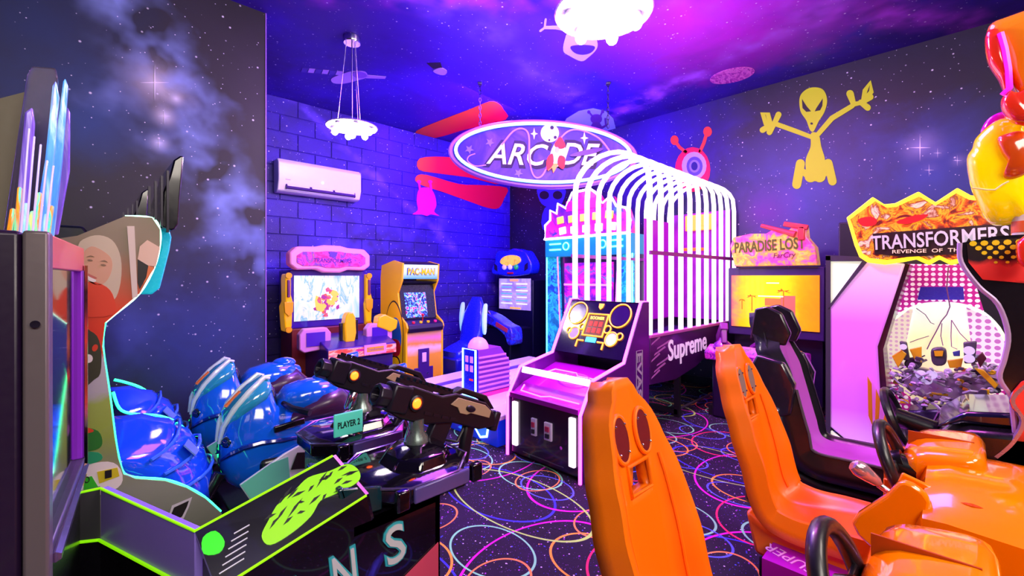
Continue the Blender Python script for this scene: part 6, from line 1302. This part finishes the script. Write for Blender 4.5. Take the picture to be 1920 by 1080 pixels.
for y_, hh in ((2.36, 0), (3.4, 1)):
    px_ = [(320, 432), (302, 425), (306, 360), (318, 330), (326, 300), (338, 292), (345, 292), (338, 370), (335, 420), (328, 430)]
    q = [W(a, b, y=2.36) for a, b in px_]
    tpm = obj('marquee_fin', MB().slab([MG @ Vector((p.x - (.0 if not hh else .03), y_, p.z)) for p in q], (0, .5, 0)), mat('marquee_black', '#0c0c14', .2, coat=.6), mg, bevel=.006)
    for k in range(4): obj('marquee_rib', MB().box(MG @ Vector((.255 - .02 * k - .03 * hh, y_ - .01, 1.72 + .0 * k)), (.008, .02, .26 - .05 * k)), GUN2, tpm)
# blue cowls
COWL = mat('cowl_blue', '#1450e8', .08, coat=1)
for Y in (2.75, 3.5):
    rings = []
    c0 = Vector((.05, Y, .30)); nu, nv = 18, 12
    for i in range(nv + 1):
        a = PI / 2 * i / nv; ring_ = []
        for j in range(nu + 1):
            b = -PI / 2 + PI * j / nu; rib = 1 + .01 * math.cos(i * PI)
            ring_.append(MG @ (c0 + Vector((.44 * math.cos(a) ** .8 * math.cos(b * .9) * rib, .29 * math.sin(b), .46 * math.sin(a) * (1 - .25 * abs(math.sin(b))) * rib))))
        rings.append(ring_)
    cw = obj('cowl', MB().grid(rings), COWL, mg, smooth=60, solid=.02)
    for k in range(3):
        a = .35 + .3 * k; pts = [MG @ (c0 + Vector((.455 * math.cos(a) ** .8 * math.cos(b * .9), .3 * math.sin(b), .475 * math.sin(a) * (1 - .25 * abs(math.sin(b)))))) for b in [-1.1 + .22 * j for j in range(11)]]
        obj('cowl_rib', MB().tube(pts, .008, 6), mat('rib_blue', '#3c78ff', .1, coat=1), cw, smooth=True)
    obj('cowl_window', MB().slab([MG @ (c0 + Vector(v)) for v in ((.33, -.2, .25), (.355, -.13, .25), (.31, -.13, .315), (.285, -.2, .31))], (.004, 0, .004)), mat('cowl_pale', '#6888d8', .2), cw)
    obj('fork', MB().cyl(MG @ Vector((.3, Y - .12, .08)), MG @ Vector((.5, Y - .1, .4)), .03), BLK, mg, smooth=True); obj('fork', MB().cyl(MG @ Vector((.3, Y + .12, .08)), MG @ Vector((.5, Y + .1, .4)), .03), BLK, mg, smooth=True)
pf_ = thing('bike_platform', 'low black platform carrying the two blue motorcycles', 'platform', (1.22, 3.15, 0))
obj('deck', MB().box((0, 0, .04), (1.26, 1.62, .08)), mat('platform_black', '#0c0a12', .4), pf_, bevel=.01)
obj('deck_trim', MB().box((0, -.816, .075), (1.26, .012, .02)), GRY, pf_)

# ------------------------------------------------------------------ two ridable motorcycles (nose to -X; local -y = nose)
BBL = mat('bike_blue', '#1268e8', .1, coat=1); BTL = mat('bike_teal', '#2c9cc0', .08, coat=1); BWH = mat('bike_white', '#dff0ec', .2, coat=.6); STB = mat('bike_seat', '#2c2430', .5)
MINT = mat('bike_mint', '#6cd8b0', .2, coat=.6)
def se(hw, z0, z1, y, n=16, e=.75, tp=1):
    c = (z0 + z1) / 2; h = (z1 - z0) / 2
    return [Vector((hw * (1 + (tp - 1) * max(0, math.sin(a))) * math.copysign(abs(math.cos(a)) ** e, math.cos(a)), y, c + h * math.copysign(abs(math.sin(a)) ** e, math.sin(a)))) for a in [2 * PI * k / n for k in range(n)]]
def bike(label, x, y):
    t = thing('motorcycle', label, 'motorcycle', (x, y, .08), -PI / 2, 'blue arcade motorcycles')
    obj('fairing', MB().loft([se(.05, .3, .47, -.5), se(.11, .22, .57, -.47, tp=.8), se(.145, .17, .65, -.42, tp=.7), se(.165, .13, .71, -.36, tp=.6), se(.175, .12, .755, -.29, tp=.5), se(.176, .12, .73, -.265, tp=.5), se(.178, .12, .6, -.235, tp=.8), se(.176, .15, .55, -.08), se(.16, .24, .5, .08), se(.1, .34, .46, .14)]), BBL, t, smooth=55)
    obj('windscreen', MB().loft([se(.05, .5, .6, -.487, tp=.7), se(.1, .54, .665, -.43, tp=.6), se(.115, .58, .725, -.365, tp=.5), se(.115, .62, .765, -.295, tp=.5), se(.09, .66, .75, -.268, tp=.5)]), BTL, t, smooth=55)
    for s in (-1, 1): obj('screen_edge', MB().tube([(s * .03, -.506, .44), (s * .05, -.49, .53), (s * .075, -.445, .62), (s * .075, -.38, .695), (s * .06, -.3, .762), (s * .05, -.27, .752)], [.008, .013, .015, .015, .014, .008], 8), BWH, t, smooth=True)
    obj('cockpit', MB().ell((0, -.255, .62), (.075, .03, .09), 14, 10), BLK, t, smooth=True)
    obj('number_stripe', MB().tube([(s * 0 + .0, -.47, .62), (.0, -.4, .69)], .012, 6), mat('stripe_orange', '#f08040', .3), t)
    obj('tank', MB().loft([se(.05, .54, .62, -.22), se(.11, .5, .68, -.16), se(.135, .48, .705, -.04), se(.12, .48, .7, .08), se(.07, .5, .66, .16)]), BBL, t, smooth=55)
    obj('tank_cap', MB().ell((0, .06, .69), (.08, .08, .04), 16, 10), BBL, t, smooth=True)
    obj('knee_panel', MB().loft([se(.145, .47, .54, -.18), se(.165, .46, .64, .0), se(.15, .44, .66, .12), se(.1, .42, .56, .22)]), mat('knee_violet', '#3c2044', .3, coat=.3), t, smooth=55)
    sp2 = [(.16, .5, .1), (.22, .47, .13), (.32, .46, .13), (.42, .52, .12), (.5, .62, .1), (.56, .68, .07)]
    obj('seat', MB().loft([se(w, z - .07, z, y_) for y_, z, w in sp2]), STB, t, smooth=55)
    obj('tail', MB().loft([se(.09, .42, .52, .3), se(.1, .5, .62, .44), se(.07, .6, .7, .55), se(.03, .66, .71, .62)]), BBL, t, smooth=55)
    for s in (-1, 1):
        pl2 = obj('belly_panel', MB().slab([Vector((s * .188, a, b)) for a, b in ((-.45, .26), (-.37, .1), (-.1, .08), (.14, .2), (.24, .38), (-.02, .43), (-.24, .36))], (s * .016, 0, 0)), BWH, t, bevel=.005)
        obj('mint_panel', MB().slab([Vector((s * .205, a, b)) for a, b in ((-.445, .26), (-.365, .105), (-.2, .09), (-.22, .34), (-.3, .33))], (s * .004, 0, 0)), MINT, pl2)
        for a, b, sz in ((-.15, .3, .055), (-.06, .24, .05), (.03, .34, .05), (.1, .27, .042)):
            obj('check', MB().slab([Vector((s * .205, a + u * sz, b + v * sz)) for u, v in ((-1.0, -.6), (.4, -.9), (1.0, .6), (-.4, .9))], (s * .005, 0, 0)), pblk, pl2)
        obj('fairing_line', MB().tube([(s * .06, -.502, .36), (s * .12, -.475, .4), (s * .158, -.42, .43), (s * .174, -.34, .44), (s * .18, -.25, .43), (s * .176, -.1, .42)], [.006, .012, .014, .014, .012, .006], 6), mat('bike_navy', '#0c2c8c', .1, coat=1), t, smooth=True)
        obj('nose_light', MB().ell((s * .075, -.478, .45), (.035, .018, .03), 12, 8, (0, 0, s * .7)), mat('bike_lens', '#0c1c38', .05, coat=1), t, smooth=True)
        obj('side_vent', MB().box((s * .168, -.2, .5), (.02, .16, .035), (.1, 0, 0)), BLK, t, bevel=.006)
        obj('roundel', MB().lathe([(.022, 0), (.024, .006), (.012, .01)], (s * .172, .12, .42), 14, (0, s * PI / 2, 0)), mat('roundel_pink', '#e858a8', .3, emit='#e040a0', es=.4), t, smooth=True)
        obj('handlebar', MB().tube([(s * .06, -.2, .6), (s * .16, -.18, .585), (s * .25, -.12, .57)], [.014, .018, .02], 8), WHL, t, smooth=True)
        obj('footpeg', MB().cyl((s * .12, .22, .24), (s * .22, .22, .24), .014), GRY, t)
    wh = obj('rear_wheel', MB().tube([Vector((0, .42 + .17 * math.cos(a), .2 + .17 * math.sin(a))) for a in [2 * PI * k / 28 for k in range(28)]], .045, 10, True), BLKM, t, smooth=True)
    for s in (-1, 1): obj('wheel_light', MB().tube([Vector((s * .045, .42 + .145 * math.cos(a), .2 + .145 * math.sin(a))) for a in [2 * PI * k / 28 for k in range(28)]], .008, 6, True), mat('led_red', '#ff5060', .4, emit='#ff1c30', es=4), wh)
    obj('wheel_hub', MB().cyl((-.05, .42, .2), (.05, .42, .2), .05), GRY, wh)
    obj('wheel_guard', MB().tube([Vector((0, .42 + .22 * math.cos(a), .2 + .22 * math.sin(a))) for a in [.1 + .15 * k for k in range(16)]], .05, 8, flat=.5), mat('guard_violet', '#4c2c78', .2, coat=.6), t, smooth=True)
    obj('frame', MB().box((0, .1, .22), (.16, .5, .24)).box((0, 0, .04), (.22, .6, .1)), BLK, t, bevel=.02)
    obj('belly_core', MB().box((0, -.1, .25), (.36, .5, .2)), BLK, t, bevel=.03)
    obj('engine', MB().box((0, .15, .36), (.22, .22, .16)), mat('engine_bronze', '#5c4450', .3, .6), t, bevel=.02)
    return t
bike('blue arcade motorcycle by the galaxy wall, the further of the pair', 1.0, 3.5)
bike('blue arcade motorcycle beside the gun pedestal, the nearer of the pair', 1.02, 2.78)
